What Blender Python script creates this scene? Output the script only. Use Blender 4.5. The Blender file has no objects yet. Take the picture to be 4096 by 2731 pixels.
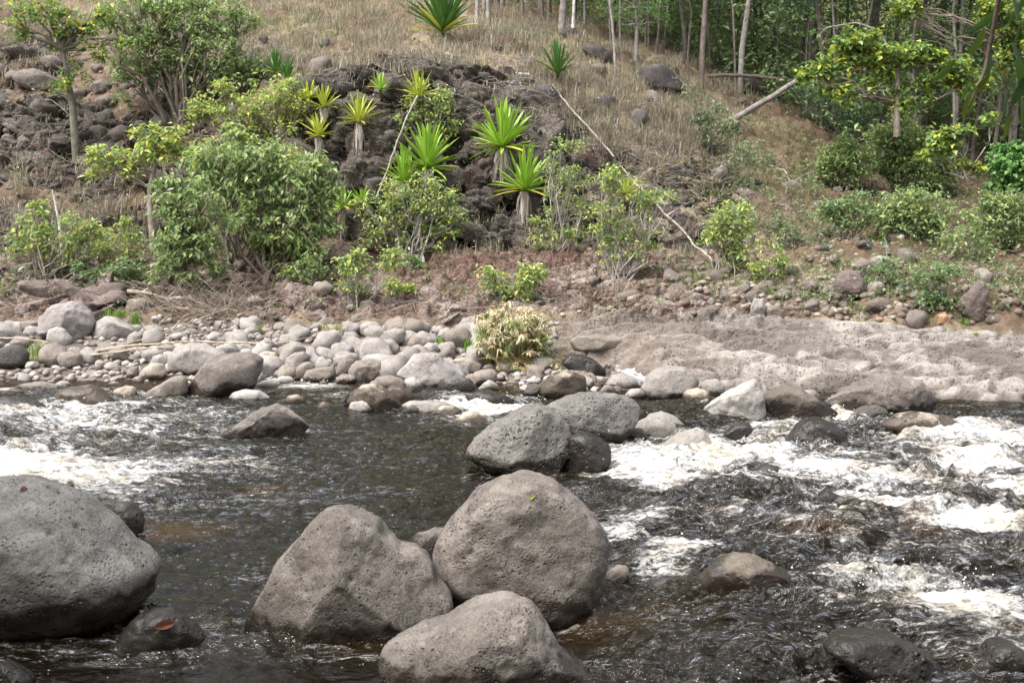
import bpy, bmesh, math, random
import numpy as np
from mathutils import Vector, Matrix
random.seed(7)
rng = np.random.default_rng(7)
R = math.radians
scene = bpy.context.scene
COL = scene.collection

# ---------------------------------------------------------------- camera, sky, sun, exposure
FPX, CAMH = 1200.0, 2.2
PITCH = math.atan(141.0 / FPX)
cd = bpy.data.cameras.new('camera'); cam = bpy.data.objects.new('camera', cd); COL.objects.link(cam)
cam.location = (0, 0, CAMH); cam.rotation_euler = (math.pi / 2 - PITCH, 0, 0)
cd.sensor_width = 36; cd.lens = FPX / 1024 * 36; cd.clip_start = 0.05; cd.clip_end = 600
cd.dof.use_dof = True; cd.dof.focus_distance = 9.5; cd.dof.aperture_fstop = 9.0
scene.camera = cam
SUN_EL, SUN_AZ = R(60), R(-126)          # azimuth clockwise from +Y (away from the camera)
w = bpy.data.worlds.new('World'); scene.world = w; w.use_nodes = True
nt = w.node_tree; bg = nt.nodes['Background']
sky = nt.nodes.new('ShaderNodeTexSky'); sky.sky_type = 'NISHITA'; sky.sun_disc = False
sky.sun_elevation = SUN_EL; sky.sun_rotation = SUN_AZ
sky.air_density = 1.0; sky.dust_density = 5.0; sky.ozone_density = 1.0
hs = nt.nodes.new('ShaderNodeHueSaturation'); hs.inputs['Saturation'].default_value = 0.3
nt.links.new(sky.outputs[0], hs.inputs['Color']); nt.links.new(hs.outputs[0], bg.inputs[0])
bg.inputs[1].default_value = 0.15
sd = bpy.data.lights.new('sun', 'SUN'); sd.energy = 1.35; sd.angle = R(30); sd.color = (1.0, 0.95, 0.88)
so = bpy.data.objects.new('sun', sd); COL.objects.link(so)
sdir = Vector((math.sin(SUN_AZ) * math.cos(SUN_EL), math.cos(SUN_AZ) * math.cos(SUN_EL), math.sin(SUN_EL)))
so.rotation_euler = sdir.to_track_quat('Z', 'Y').to_euler(); so.location = sdir * 50
scene.view_settings.view_transform = 'Standard'; scene.view_settings.look = 'None'
scene.view_settings.exposure = 1.58; scene.view_settings.gamma = 1
scene.render.engine = 'CYCLES'
scene.cycles.max_bounces = 8; scene.cycles.transparent_max_bounces = 16
scene.cycles.diffuse_bounces = 3; scene.cycles.glossy_bounces = 3; scene.cycles.volume_bounces = 0
scene.cycles.use_denoising = True

# ---------------------------------------------------------------- noise in numpy
def _hash(ix, iy, iz, seed):
    h = (ix.astype(np.int64) * 73856093) ^ (iy.astype(np.int64) * 19349663) ^ (iz.astype(np.int64) * 83492791) ^ (seed * 2654435761)
    h &= 0xffffffff
    h = ((h ^ (h >> 15)) * 2246822519) & 0xffffffff
    h = ((h ^ (h >> 13)) * 3266489917) & 0xffffffff
    return (h ^ (h >> 16)) & 0xffffffff
_G = np.array([[1,1,0],[-1,1,0],[1,-1,0],[-1,-1,0],[1,0,1],[-1,0,1],[1,0,-1],[-1,0,-1],[0,1,1],[0,-1,1],[0,1,-1],[0,-1,-1]], float)
def perlin(P, seed=0):
    P = np.asarray(P, float); I = np.floor(P).astype(np.int64); F = P - I
    W = F * F * F * (F * (F * 6 - 15) + 10)
    out = 0
    for dx in (0, 1):
        wx = W[:, 0] if dx else 1 - W[:, 0]
        for dy in (0, 1):
            wy = W[:, 1] if dy else 1 - W[:, 1]
            for dz in (0, 1):
                wz = W[:, 2] if dz else 1 - W[:, 2]
                g = _G[_hash(I[:, 0] + dx, I[:, 1] + dy, I[:, 2] + dz, seed) % 12]
                out = out + wx * wy * wz * (g[:, 0] * (F[:, 0] - dx) + g[:, 1] * (F[:, 1] - dy) + g[:, 2] * (F[:, 2] - dz))
    return out
def fbm(P, octs=4, seed=0, gain=0.5, lac=2.03):
    P = np.asarray(P, float); a = 1.0; o = 0
    for i in range(octs):
        o = o + a * perlin(P, seed + i); a *= gain; P = P * lac + 11.3
    return o
def billow(P, octs=3, seed=0, gain=0.5):
    P = np.asarray(P, float); a = 1.0; o = 0
    for i in range(octs):
        o = o + a * (np.abs(perlin(P, seed + i)) * 2 - 0.5); a *= gain; P = P * 2.1 + 5.7
    return o
def voronoi(P, seed=0):
    """F1, F2 and a random number of the nearest cell"""
    P = np.asarray(P, float); I = np.floor(P).astype(np.int64)
    f1 = np.full(len(P), 9.0); f2 = np.full(len(P), 9.0); idn = np.zeros(len(P))
    for dx in (-1, 0, 1):
        for dy in (-1, 0, 1):
            for dz in (-1, 0, 1):
                a, b, c = I[:, 0] + dx, I[:, 1] + dy, I[:, 2] + dz
                h = _hash(a, b, c, seed)
                q = np.stack([a + (h & 1023) / 1023., b + ((h >> 10) & 1023) / 1023., c + ((h >> 20) & 1023) / 1023.], 1)
                d = np.sqrt(((q - P) ** 2).sum(1))
                near = d < f1
                f2 = np.where(near, f1, np.minimum(f2, d)); idn = np.where(near, (h % 997) / 997., idn); f1 = np.where(near, d, f1)
    return f1, f2, idn
def sstep(a, b, x):
    t = np.clip((x - a) / (b - a), 0, 1); return t * t * (3 - 2 * t)

# ---------------------------------------------------------------- photograph pixels (1024 wide) to rays and back
FR = {'A': (0, 0, 2352 / 4096.), 'T1': (0, 0, 1.5315), 'T2': (1366, 0, 1.5315), 'T3': (2732, 0, 1.5315),
      'L': (0, 1024, 1.5315), 'M': (1366, 1024, 1.5315), 'R': (2732, 1024, 1.5315),
      'BL': (0, 1800, 2352 / 2048.), 'BR': (2048, 1800, 2352 / 2048.), 'G1': (0, 1180, 2352 / 1100.), 'G2': (1100, 1180, 2352 / 1100.), 'U': (0, 0, .25)}
def px(fr, x, y):
    ox, oy, s = FR[fr]; return ((x / s + ox) / 4.0, (y / s + oy) / 4.0)
SP, CP = math.sin(PITCH), math.cos(PITCH)
def ray(u, v):
    t = (v - 341.0) / FPX
    return ((u - 512.0) / FPX, CP - t * SP, -SP - t * CP)
def zslope(v):
    t = (np.asarray(v, float) - 341.0) / FPX
    return (-SP - t * CP) / (CP - t * SP)
def at_depth(u, v, d):
    a = ray(u, v); k = d / a[1]; return Vector((a[0] * k, d, CAMH + a[2] * k))
def project(X, Y, Z):
    zc = Y * CP - (Z - CAMH) * SP; yc = Y * SP + (Z - CAMH) * CP
    zc = np.maximum(zc, 0.1)
    return 512 + FPX * X / zc, 341 - FPX * yc / zc

# ---------------------------------------------------------------- the lie of the land
TAB = {
 -400: [(14.3, 388), (15.3, 366), (17.3, 330), (18.5, 300), (20, 245), (22, 180), (23.5, 130), (25, 85), (27, 45), (30, 5), (36, -40), (60, -130), (110, -250)],
 0:    [(14.3, 388), (15.3, 366), (17.3, 330), (18.5, 300), (20, 245), (22, 180), (23.5, 130), (25, 85), (27, 45), (30, 5), (36, -40), (60, -130), (110, -250)],
 200:  [(14.3, 387), (15.3, 366), (17.3, 330), (18.6, 300), (20.5, 245), (22, 185), (24, 110), (26, 70), (29, 20), (33, -20), (60, -150), (110, -250)],
 300:  [(14.2, 390), (15.3, 366), (17.3, 328), (18.8, 290), (20.5, 250), (21.2, 225), (22.8, 85), (24, 65), (27, 25), (30, 0), (36, -30), (60, -120), (110, -250)],
 420:  [(14.2, 390), (15.5, 360), (17.2, 325), (18.8, 288), (20.5, 256), (21, 235), (22.8, 75), (23.6, 58), (27, 28), (30, 8), (36, -20), (60, -100), (110, -250)],
 500:  [(14.1, 391), (15.5, 358), (17, 325), (18.5, 280), (20.3, 256), (21, 235), (22.8, 100), (23.6, 80), (27, 38), (31, 15), (40, 0), (60, -60), (110, -250)],
 560:  [(13.9, 393), (15.3, 358), (16.5, 325), (18.5, 290), (20.4, 256), (21.2, 238), (22.6, 150), (24, 95), (27, 45), (31, 25), (40, 15), (60, -40), (110, -250)],
 640:  [(13.7, 395), (15, 352), (16.5, 320), (18.3, 290), (20, 262), (21.5, 240), (23, 160), (25, 100), (28, 60), (32, 45), (40, 35), (60, -10), (110, -250)],
 760:  [(13.4, 399), (15, 352), (16.5, 320), (17.5, 300), (19, 275), (21, 240), (23.5, 180), (26, 135), (29, 105), (33, 85), (40, 70), (60, 30), (110, -250)],
 900:  [(13.2, 402), (15, 360), (16.6, 328), (17.2, 305), (19, 270), (21, 245), (24, 205), (27, 170), (31, 130), (36, 105), (44, 85), (60, 50), (110, -250)],
 1024: [(13.1, 404), (15, 365), (16.8, 335), (17.3, 310), (19, 275), (21, 255), (24, 220), (28, 175), (33, 140), (38, 115), (46, 95), (60, 65), (110, -250)],
 1500: [(13.1, 404), (15, 365), (16.8, 335), (17.3, 310), (19, 275), (21, 255), (24, 220), (28, 175), (33, 140), (38, 115), (46, 95), (60, 65), (110, -250)],
}
DG = np.concatenate([np.arange(0, 36, 0.1), np.arange(36, 112, 1.0)])
_us = sorted(TAB); _S = np.array([(u - 512) / FPX for u in _us])
_T = []
for u in _us:
    t = TAB[u]; d = [p[0] for p in t]; z = [float(CAMH + p[0] * zslope(p[1])) for p in t]
    d0 = d[0]
    dd = [-30, 0, 3.0, d0 - 3.2, d0 - 1.2, d0 - 0.15] + d; zz = [-0.5, -0.5, -0.55, -0.5, -0.3, -0.09] + z
    g = np.interp(DG, dd, zz); k = np.exp(-np.linspace(-2, 2, 7) ** 2); k /= k.sum()
    g[3:357] = np.convolve(g, k, 'same')[3:357]
    _T.append(g)
_T = np.array(_T)
def land(x, y):
    """smooth height of the ground"""
    x = np.asarray(x, float); y = np.asarray(y, float); yy = np.clip(y, 0.5, 111)
    s = np.clip(x / yy, _S[0] + 1e-6, _S[-1] - 1e-6)
    j = np.clip(np.searchsorted(_S, s) - 1, 0, len(_S) - 2); f = (s - _S[j]) / (_S[j + 1] - _S[j])
    f = f * f * (3 - 2 * f) * .5 + f * .5
    k = np.interp(yy, DG, np.arange(len(DG))); i = np.clip(k.astype(int), 0, len(DG) - 2); g = k - i
    a = _T[j, i] * (1 - g) + _T[j, i + 1] * g; b = _T[j + 1, i] * (1 - g) + _T[j + 1, i + 1] * g
    return a * (1 - f) + b * f
_dd = np.arange(3.0, 100, 0.03)
def hit(u, v, water=True):
    """point of the ground (or the water) seen at a pixel"""
    a = ray(u, v); X = a[0] / a[1] * _dd; Z = CAMH + a[2] / a[1] * _dd
    g = land(X, _dd)
    if water: g = np.maximum(g, 0.0)
    k = np.argmax(Z <= g)
    if Z[k] > g[k]: k = len(_dd) - 1
    return Vector((X[k], _dd[k], g[k]))

# ---------------------------------------------------------------- mesh and object helpers
def mesh_np(name, V, F, col=None, attrs=None, smooth=True, uv=None):
    V = np.asarray(V, np.float32); F = np.asarray(F, np.int32); n = F.shape[1]
    me = bpy.data.meshes.new(name)
    me.vertices.add(len(V)); me.vertices.foreach_set('co', V.ravel())
    me.loops.add(F.size); me.loops.foreach_set('vertex_index', F.ravel())
    me.polygons.add(len(F)); me.polygons.foreach_set('loop_start', np.arange(len(F), dtype=np.int32) * n)
    me.polygons.foreach_set('loop_total', np.full(len(F), n, np.int32))
    me.polygons.foreach_set('use_smooth', np.full(len(F), smooth))
    if col is not None:
        c = np.ones((len(V), 4), np.float32); c[:, :3] = col
        at = me.color_attributes.new('Col', 'FLOAT_COLOR', 'POINT'); at.data.foreach_set('color', c.ravel())
    for k, a in (attrs or {}).items():
        at = me.attributes.new(k, 'FLOAT', 'POINT'); at.data.foreach_set('value', np.asarray(a, np.float32))
    me.update(calc_edges=True); me.validate()
    return me
def obj(name, me, mat=None, parent=None, loc=None, **props):
    o = bpy.data.objects.new(name, me); COL.objects.link(o)
    if mat is not None and me is not None and len(me.materials) == 0: me.materials.append(mat)
    if parent is not None: o.parent = parent
    if loc is not None: o.location = loc
    for k, v in props.items():
        if v: o[k] = v
    return o
def thing(name, loc, label, category, group=None, rz=0):
    o = obj(name, None, loc=loc, label=label, category=category, group=group); o.rotation_euler = (0, 0, rz)
    return o
class MB:
    def __init__(s): s.V = []; s.F = []; s.C = []; s.n = 0
    def add(s, V, F, c=(1, 1, 1)):
        V = np.asarray(V, float); s.V.append(V); s.F.append(np.asarray(F) + s.n); s.n += len(V)
        C = np.asarray(c, float); s.C.append(C if C.ndim == 2 else np.tile(C, (len(V), 1)))
    def mesh(s, name, smooth=True): return mesh_np(name, np.concatenate(s.V), np.concatenate(s.F), col=np.concatenate(s.C), smooth=smooth)
def tube(mb, pts, rads, sides=6, c=(1, 1, 1), cap=False):
    pts = [Vector(p) for p in pts]; n = len(pts); V = []; F = []
    if np.isscalar(rads): rads = [rads] * n
    ref = Vector((0.31, 0.17, 0.94)).normalized()
    for i, p in enumerate(pts):
        t = (pts[min(i + 1, n - 1)] - pts[max(i - 1, 0)]).normalized()
        if abs(t.dot(ref)) > .95: ref = Vector((1, 0, 0))
        a = t.cross(ref).normalized(); b = t.cross(a)
        for k in range(sides):
            q = 2 * math.pi * k / sides; V.append(p + (a * math.cos(q) + b * math.sin(q)) * rads[i])
    for i in range(n - 1):
        for k in range(sides):
            k2 = (k + 1) % sides
            F.append((i * sides + k, (i + 1) * sides + k, (i + 1) * sides + k2, i * sides + k2))
    if cap and sides in (4, 6):
        for base in (0, (n - 1) * sides):
            F.append((base, base + 1, base + 2, base + 3))
            if sides == 6: F.append((base, base + 3, base + 4, base + 5))
    mb.add([tuple(v) for v in V], F, c)
def wob(a, b, n, amp, seed=0):
    a = Vector(a); b = Vector(b); L = (b - a).length; r = random.Random(seed); out = []; off = Vector((0, 0, 0))
    for i in range(n + 1):
        f = i / n; out.append(a.lerp(b, f) + off * math.sin(math.pi * f) if i not in (0, n) else a.lerp(b, f))
        off = off * .6 + Vector((r.uniform(-1, 1), r.uniform(-1, 1), r.uniform(-1, 1))) * amp * L
    return out

# ---------------------------------------------------------------- node helpers
class NT:
    def __init__(s, name):
        s.m = bpy.data.materials.new(name); s.m.use_nodes = True; s.t = s.m.node_tree
        s.b = s.t.nodes['Principled BSDF']; s.out = s.t.nodes['Material Output']
    def n(s, k, **kw):
        nd = s.t.nodes.new(k)
        for a, v in kw.items():
            if a.startswith('i_'):
                key = a[2:]; key = int(key) if key.isdigit() else key.replace('_', ' ')
                if hasattr(v, 'is_linked') or isinstance(v, bpy.types.NodeSocket): s.t.links.new(v, nd.inputs[key])
                else: nd.inputs[key].default_value = v
            else: setattr(nd, a, v)
        return nd
    def l(s, a, b): s.t.links.new(a, b)
    def noise(s, scale, detail=4, rough=.55, vec=None, dist=0):
        nd = s.n('ShaderNodeTexNoise', i_Scale=scale, i_Detail=detail, i_Roughness=rough, i_Distortion=dist)
        if vec is not None: s.l(vec, nd.inputs['Vector'])
        return nd.outputs['Fac']
    def voro(s, scale, vec=None, feature='F1', rnd=1):
        nd = s.n('ShaderNodeTexVoronoi', feature=feature, i_Scale=scale, i_Randomness=rnd)
        if vec is not None: s.l(vec, nd.inputs['Vector'])
        return nd.outputs['Distance']
    def math(s, op, a, b=None, c=None, clamp=False):
        nd = s.n('ShaderNodeMath', operation=op, use_clamp=clamp)
        for i, v in enumerate((a, b, c)):
            if v is None: continue
            if isinstance(v, bpy.types.NodeSocket): s.l(v, nd.inputs[i])
            else: nd.inputs[i].default_value = v
        return nd.outputs[0]
    def mr(s, v, a, b, c=0., d=1., smooth=True):
        nd = s.n('ShaderNodeMapRange', interpolation_type='SMOOTHSTEP' if smooth else 'LINEAR')
        s.l(v, nd.inputs[0])
        for i, q in zip((1, 2, 3, 4), (a, b, c, d)): nd.inputs[i].default_value = q
        return nd.outputs[0]
    def mix(s, f, a, b, mode='MIX'):
        nd = s.n('ShaderNodeMix', data_type='RGBA', blend_type=mode)
        for i, v in ((0, f), (6, a), (7, b)):
            if isinstance(v, bpy.types.NodeSocket): s.l(v, nd.inputs[i])
            elif i == 0: nd.inputs[0].default_value = v
            else: nd.inputs[i].default_value = (*v, 1)
        return nd.outputs[2]
    def bump(s, h, strength, dist, normal=None):
        nd = s.n('ShaderNodeBump', i_Strength=strength, i_Distance=dist); s.l(h, nd.inputs['Height'])
        if normal is not None: s.l(normal, nd.inputs['Normal'])
        return nd.outputs[0]
    def pos(s): return s.n('ShaderNodeNewGeometry').outputs['Position']

def rock_material(name, c1, c2, pits=.5, pit_scale=55, lichen=0., wet_z=.05, rough=.85, speck=.12, wet_all=False, pit_cover=.5, dust=None, frac=0.):
    t = NT(name); P = t.pos()
    big = t.noise(2.2, 3, .6, P); mid = t.noise(11, 5, .65, P); fine = t.noise(90, 3, .7, P)
    col = t.mix(t.mr(big, .35, .65), c1, c2)
    col = t.mix(t.mr(mid, .35, .75, 0, .55), col, tuple(x * .55 for x in c1))
    if dust: col = t.mix(t.mr(t.noise(3.6, 5, .7, P, .6), .48, .64, 0, .7), col, dust)
    col = t.mix(speck, col, t.mix(t.mr(fine, .35, .65), (.02, .02, .02), (.7, .68, .64)))
    if lichen:
        lv = t.math('ADD', t.voro(14, P), t.math('MULTIPLY', t.noise(30, 3, .6, P), .35))
        col = t.mix(t.math('MULTIPLY', t.mr(lv, .42, .36, 0, 1), t.mr(t.noise(3, 2, .5, P), .48, .58, 0, lichen)), col, (.42, .42, .36))
    sx = t.n('ShaderNodeSeparateXYZ'); t.l(P, sx.inputs[0])
    if wet_all: wet = t.math('ADD', t.mr(mid, .2, .5, .75, 1.0), 0)
    else:
        zz = t.math('ADD', sx.outputs[2], t.math('MULTIPLY', t.math('SUBTRACT', t.noise(4, 5, .6, P), .5), -.34))
        wet = t.mr(zz, wet_z + .03, wet_z - .02)
        nd = sx
    dark = t.mix(1, col, (.24, .215, .195), 'MULTIPLY')
    col = t.mix(wet, col, dark)
    t.l(col, t.b.inputs['Base Color'])
    t.l(t.mr(wet, 0, 1, rough, .22, False), t.b.inputs['Roughness'])
    t.b.inputs['Specular IOR Level'].default_value = .35
    ps = t.voro(pit_scale, P); pm = t.mr(t.noise(pit_scale * .12, 3, .6, P), pit_cover - .05, pit_cover + .1)
    pit = t.math('MULTIPLY', t.mr(ps, .18, .42, 1, 0), pm)
    ps2 = t.math('MULTIPLY', t.mr(t.voro(pit_scale * .33, P), .08, .2, 1, 0), t.mr(t.noise(2.5, 2, .5, P), .45, .55))
    h = t.math('ADD', t.math('MULTIPLY', fine, .12), t.math('MULTIPLY', mid, .8))
    h = t.math('ADD', h, t.math('MULTIPLY', t.noise(38, 4, .7, P), .35))
    if frac:
        qm = t.n('ShaderNodeMapping'); t.l(P, qm.inputs[0]); qm.inputs['Scale'].default_value = (1, 1, 1.9); qw = t.n('ShaderNodeVectorMath', operation='ADD')
        nz = t.n('ShaderNodeTexNoise', i_Scale=2.5, i_Detail=3.); t.l(P, nz.inputs['Vector']); t.l(qm.outputs[0], qw.inputs[0]); t.l(nz.outputs['Color'], qw.inputs[1])
        ck = t.mr(t.voro(3.4, qw.outputs[0], 'DISTANCE_TO_EDGE'), .0, .07, 1, 0); ck2 = t.mr(t.voro(9, qw.outputs[0], 'DISTANCE_TO_EDGE'), .0, .09, 1, 0)
        h = t.math('SUBTRACT', h, t.math('MULTIPLY', ck, frac * 2.2)); h = t.math('SUBTRACT', h, t.math('MULTIPLY', ck2, frac * .9))
    h = t.math('SUBTRACT', h, t.math('MULTIPLY', pit, pits * .5))
    h = t.math('SUBTRACT', h, t.math('MULTIPLY', ps2, pits * 1.6))
    t.l(t.bump(h, .9, .022), t.b.inputs['Normal'])
    return t.m
def plain_material(name, rough=.7, noise=.25, scale=20, trans=0., spec=.3):
    """takes its colour from the mesh's own colour attribute"""
    t = NT(name); a = t.n('ShaderNodeVertexColor', layer_name='Col').outputs[0]; P = t.pos()
    c = t.mix(t.mr(t.noise(scale, 4, .6, P), .3, .7, 0, noise), a, t.mix(1, a, (.45, .42, .4), 'MULTIPLY'))
    t.l(c, t.b.inputs['Base Color']); t.b.inputs['Roughness'].default_value = rough
    t.b.inputs['Specular IOR Level'].default_value = spec
    if trans:
        tr = t.n('ShaderNodeBsdfTranslucent'); t.l(c, tr.inputs[0])
        mx = t.n('ShaderNodeMixShader'); mx.inputs[0].default_value = trans
        t.l(t.b.outputs[0], mx.inputs[1]); t.l(tr.outputs[0], mx.inputs[2]); t.l(mx.outputs[0], t.out.inputs[0])
    else: t.l(t.bump(t.noise(scale * 4, 4, .6, P), .5, .01), t.b.inputs['Normal'])
    return t.m
LEAF = plain_material('leaf_material', .42, .12, 6, .42, .5)
BLADE = plain_material('blade_material', .38, .08, 5, .2, .5)
STRAW = plain_material('straw_material', .8, .1, 6, .3, .15)
BARK = plain_material('bark_material', .85, .85, 9)
# ---------------------------------------------------------------- the ground
def ell(u, v, cu, cv, ru, rv, soft=.35):
    return 1 - sstep(1 - soft, 1 + soft, np.sqrt(((u - cu) / ru) ** 2 + ((v - cv) / rv) ** 2))
def build_ground():
    ys = [0.0]
    y = 3.0; ys = []
    while y < 12.5: ys.append(y); y += .10
    while y < 30: ys.append(y); y += (.036 if y < 13 else .021 if y < 17.2 else .034 if y < 20.9 else .017 if y < 24.2 else .045)
    while y < 110: ys.append(y); y *= 1.02
    ys = np.array(ys)
    ss = np.concatenate([np.linspace(-1.5, -.55, 50)[:-1], np.linspace(-.55, .55, 760), np.linspace(.55, 1.5, 50)[1:]])
    Y, S = np.meshgrid(ys, ss, indexing='ij'); X = S * Y; n = X.size
    X = X.ravel(); Y = Y.ravel(); Z = land(X, Y)
    U, V = project(X, Y, Z)
    # what the ground is made of, by place
    shelf_top = np.interp(U, [380, 555, 700, 850, 1024], [300, 321, 317, 325, 334])
    shelf = sstep(shelf_top - 3, shelf_top + 3, V) * sstep(540, 575, U) * (V < 440) * sstep(12.0, 12.8, Y)
    cl = np.zeros(n)
    for e in ((400, 150, 120, 95), (340, 140, 60, 80), (500, 190, 90, 62), (470, 110, 60, 40), (600, 200, 70, 45), (690, 200, 50, 45), (560, 120, 40, 30)): cl = np.maximum(cl, ell(U, V, *e, .18))
    lf = np.zeros(n)
    for e in ((30, 140, 90, 40), (80, 170, 110, 22), (20, 60, 60, 30), (30, 230, 70, 25), (170, 150, 60, 40), (160, 220, 40, 20)): lf = np.maximum(lf, ell(U, V, *e, .25))
    cl = np.maximum(cl, lf * .85)
    bank = sstep(322, 312, V) * sstep(236, 262, V) * (1 - sstep(640, 760, U)) * (1 - lf)
    bank = np.maximum(bank, sstep(330, 322, V) * sstep(275, 285, V) * sstep(560, 600, U) * (1 - sstep(700, 860, U)))
    bar = sstep(322, 330, V) * (1 - sstep(540, 575, U)) * (V < 400)
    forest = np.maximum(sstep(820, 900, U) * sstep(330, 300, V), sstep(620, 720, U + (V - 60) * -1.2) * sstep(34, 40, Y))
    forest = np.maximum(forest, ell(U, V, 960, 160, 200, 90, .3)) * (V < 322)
    P3 = np.stack([X, Y, Z], 1)
    nz = fbm(P3 * .55, 4, 3); nz2 = fbm(P3 * 1.7, 4, 9); nf = fbm(P3 * 6, 3, 21)
    clw = cl * sstep(-.45, -.1, nz2 + .35 * cl)
    # displacement
    flow = np.stack([X * .75 + Y * .35, Y * 1.9 - X * .35, Z * 2], 1)
    wr = np.stack([fbm(flow * .8, 2, 31), fbm(flow * .8, 2, 35), np.zeros(n)], 1) * .7
    sh = billow(flow * .9 + wr, 4, 41, .52)
    shm = shelf > .01
    f1 = np.zeros(n); f2 = np.ones(n); idn = np.zeros(n)
    far = (Y > 12.3) & (Y < 30) & ((cl > .01) | (bank > .01) | (shelf > .01))
    Q = np.stack([X * 1.15, Y * 1.1, Z * 2.1 + X * .12], 1) + np.stack([nz2, nz2 * .7, nz2 * .5], 1) * .55
    a, b, c = voronoi(Q[far], 5); f1[far] = a; f2[far] = b; idn[far] = c
    g1 = np.zeros(n); g2 = np.ones(n); gi = np.zeros(n)
    a, b, c = voronoi(Q[far] * 2.6 + 3.3, 6); g1[far] = a; g2[far] = b; gi[far] = c
    s1 = np.zeros(n); s2 = np.ones(n); si = np.zeros(n)
    a, b, c = voronoi((flow * np.array([.7, .85, .3]) + wr * .8)[far], 15); s1[far] = a; s2[far] = b; si[far] = c
    crack = 1 - sstep(0, .16, f2 - f1); crack2 = 1 - sstep(0, .22, g2 - g1)
    block = (idn - .5) * .42 - crack * .20 + (.5 - f1) * .22 + (gi - .5) * .12 - crack2 * .07 + nf * .05
    strat = np.sin(Z * 17 + nz2 * 5 + X * .8) * .035
    disp_cl = clw * (block * 1.25 + strat)
    DX = -disp_cl * 0.0; DY = -disp_cl * .8; DZ = disp_cl * .55
    bk_ = 1 - .55 * sstep(15.9, 16.9, Y)
    def steps(per, a, b, seed, ramp=.38):
        T = (Y * b + X * a + .5 * fbm(P3 * [.35, .7, .3], 3, seed)) / per + .55 * perlin(P3 * [.8, 1.6, .5], seed + 4); f = T - np.floor(T)
        lift = np.where(f < ramp, np.sin(f / ramp * np.pi / 2), 1 - .35 * ((f - ramp) / (1 - ramp)) ** 1.5)
        return lift - f
    DZ += bank * (.17 * steps(.55, .10, 1, 203) + .05 * steps(.23, .2, 1, 207))
    DZ += shelf * bk_ * (.15 * steps(.62, .16, 1, 211) + .07 * steps(.27, -.1, 1, 217))
    DZ += shelf * bk_ * (sh * .04 + .018 * nf + (.5 - s1) * .10 - (1 - sstep(0, .05, s2 - s1)) * .08 + (si - .5) * .09 + nz2 * .06)
    lay = np.stack([X * .9, Y * 1.0, Z * 4.2], 1) + np.stack([nz2, nz2, nf], 1) * .5
    DZ += bank * (billow(lay * .9, 4, 51, .6) * .07 + block * .20)
    DY += -bank * (billow(lay * .9, 4, 51, .6) * .10)
    rest = (1 - cl) * (1 - bank) * (1 - shelf) * (1 - bar) * (Y > 14)
    DZ += rest * (nz2 * .16 + nz * .22 + nf * .04)
    DZ += bar * (nz2 * .03 + nf * .01)
    bed = (Y < 14) * (1 - shelf) * (1 - bar)
    DZ += bed * (nz2 * .16 + nf * .05)
    # a small run of water comes down between the bar and the ledge
    ch = np.maximum(ell(U, V, 620, 366, 34, 16, .4), ell(U, V, 640, 380, 40, 12, .4)); DZ -= ch * .34
    X2 = X + DX; Y2 = Y + DY; Z2 = Z + DZ
    lim = np.minimum(1, sstep(11.0, 12.4, Y)); Z2 = np.where(Y < 12.6, np.minimum(Z2, -.12), Z2)
    # colours
    def C(*c): return np.array(c, float)[None, :]
    def mix(a, b, f): return a * (1 - f[:, None]) + b * f[:, None]
    soil = mix(C(.15, .115, .08) + np.zeros((n, 3)), C(.24, .19, .125), sstep(-.3, .3, nz2))       # dry grass litter
    soil = mix(soil, C(.11, .07, .05), sstep(.05, .35, nz) * .7)
    left = sstep(260, 180, U) * sstep(30, 90, V); soil = mix(soil, mix(C(.13, .085, .06) + np.zeros((n, 3)), C(.19, .14, .10), sstep(-.3, .3, nf)), left * .8)
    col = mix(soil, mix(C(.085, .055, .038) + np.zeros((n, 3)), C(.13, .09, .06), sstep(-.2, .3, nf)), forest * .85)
    tan = ell(U, V, 700, 190, 70, 50, .4)
    dark = mix(C(.065, .054, .047) + np.zeros((n, 3)), C(.14, .118, .10), sstep(-.25, .35, nz2 + nf * .4) * .8 + idn * .2)
    dark = mix(dark, C(.24, .185, .125), tan * sstep(-.3, .1, nz2) * .8)
    dark = mix(dark, C(.17, .09, .06), sstep(.1, .4, fbm(P3 * .9, 3, 71)) * .35)
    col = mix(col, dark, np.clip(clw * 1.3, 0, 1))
    bk = mix(C(.15, .105, .085) + np.zeros((n, 3)), C(.27, .21, .18), sstep(-.25, .35, nz2 + nf * .3))
    red = np.maximum(ell(U, V, 450, 262, 70, 26, .5), ell(U, V, 540, 250, 60, 18, .5))
    bk = mix(bk, C(.155, .088, .064), red * .6)
    col = mix(col, bk, bank)
    sc = mix(C(.205, .182, .165) + np.zeros((n, 3)), C(.34, .31, .285), sstep(-.35, .3, nz2 + .6 * nf))
    sc = mix(sc, C(.13, .11, .096), sstep(.08, .30, fbm(P3 * [.9, 1.6, 1], 4, 77)) * .75)
    sc = mix(sc, C(.12, .105, .09), (1 - sstep(0, .10, s2 - s1)) * .5)
    sc = mix(sc, C(.17, .13, .105), sstep(760, 560, U + nz * 60) * .65)
    sc = mix(sc, C(.07, .065, .06), sstep(.1, -.02, Z2 + nz2 * .06) * .8)
    col = mix(col, sc, shelf)
    col = mix(col, mix(C(.24, .21, .185) + np.zeros((n, 3)), C(.13, .105, .085), sstep(-.1, .4, nz2)), bar)
    col = mix(col, C(.085, .062, .032), np.clip(bed, 0, 1))
    col = mix(col, C(.05, .035, .02), np.clip(bed, 0, 1) * sstep(-.25, -.5, Z2))
    Vt = np.stack([X2, Y2, Z2], 1)
    ny, ns = len(ys), len(ss)
    idx = np.arange(n).reshape(ny, ns)
    F = np.stack([idx[:-1, :-1], idx[:-1, 1:], idx[1:, 1:], idx[1:, :-1]], -1).reshape(-1, 4)
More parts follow.
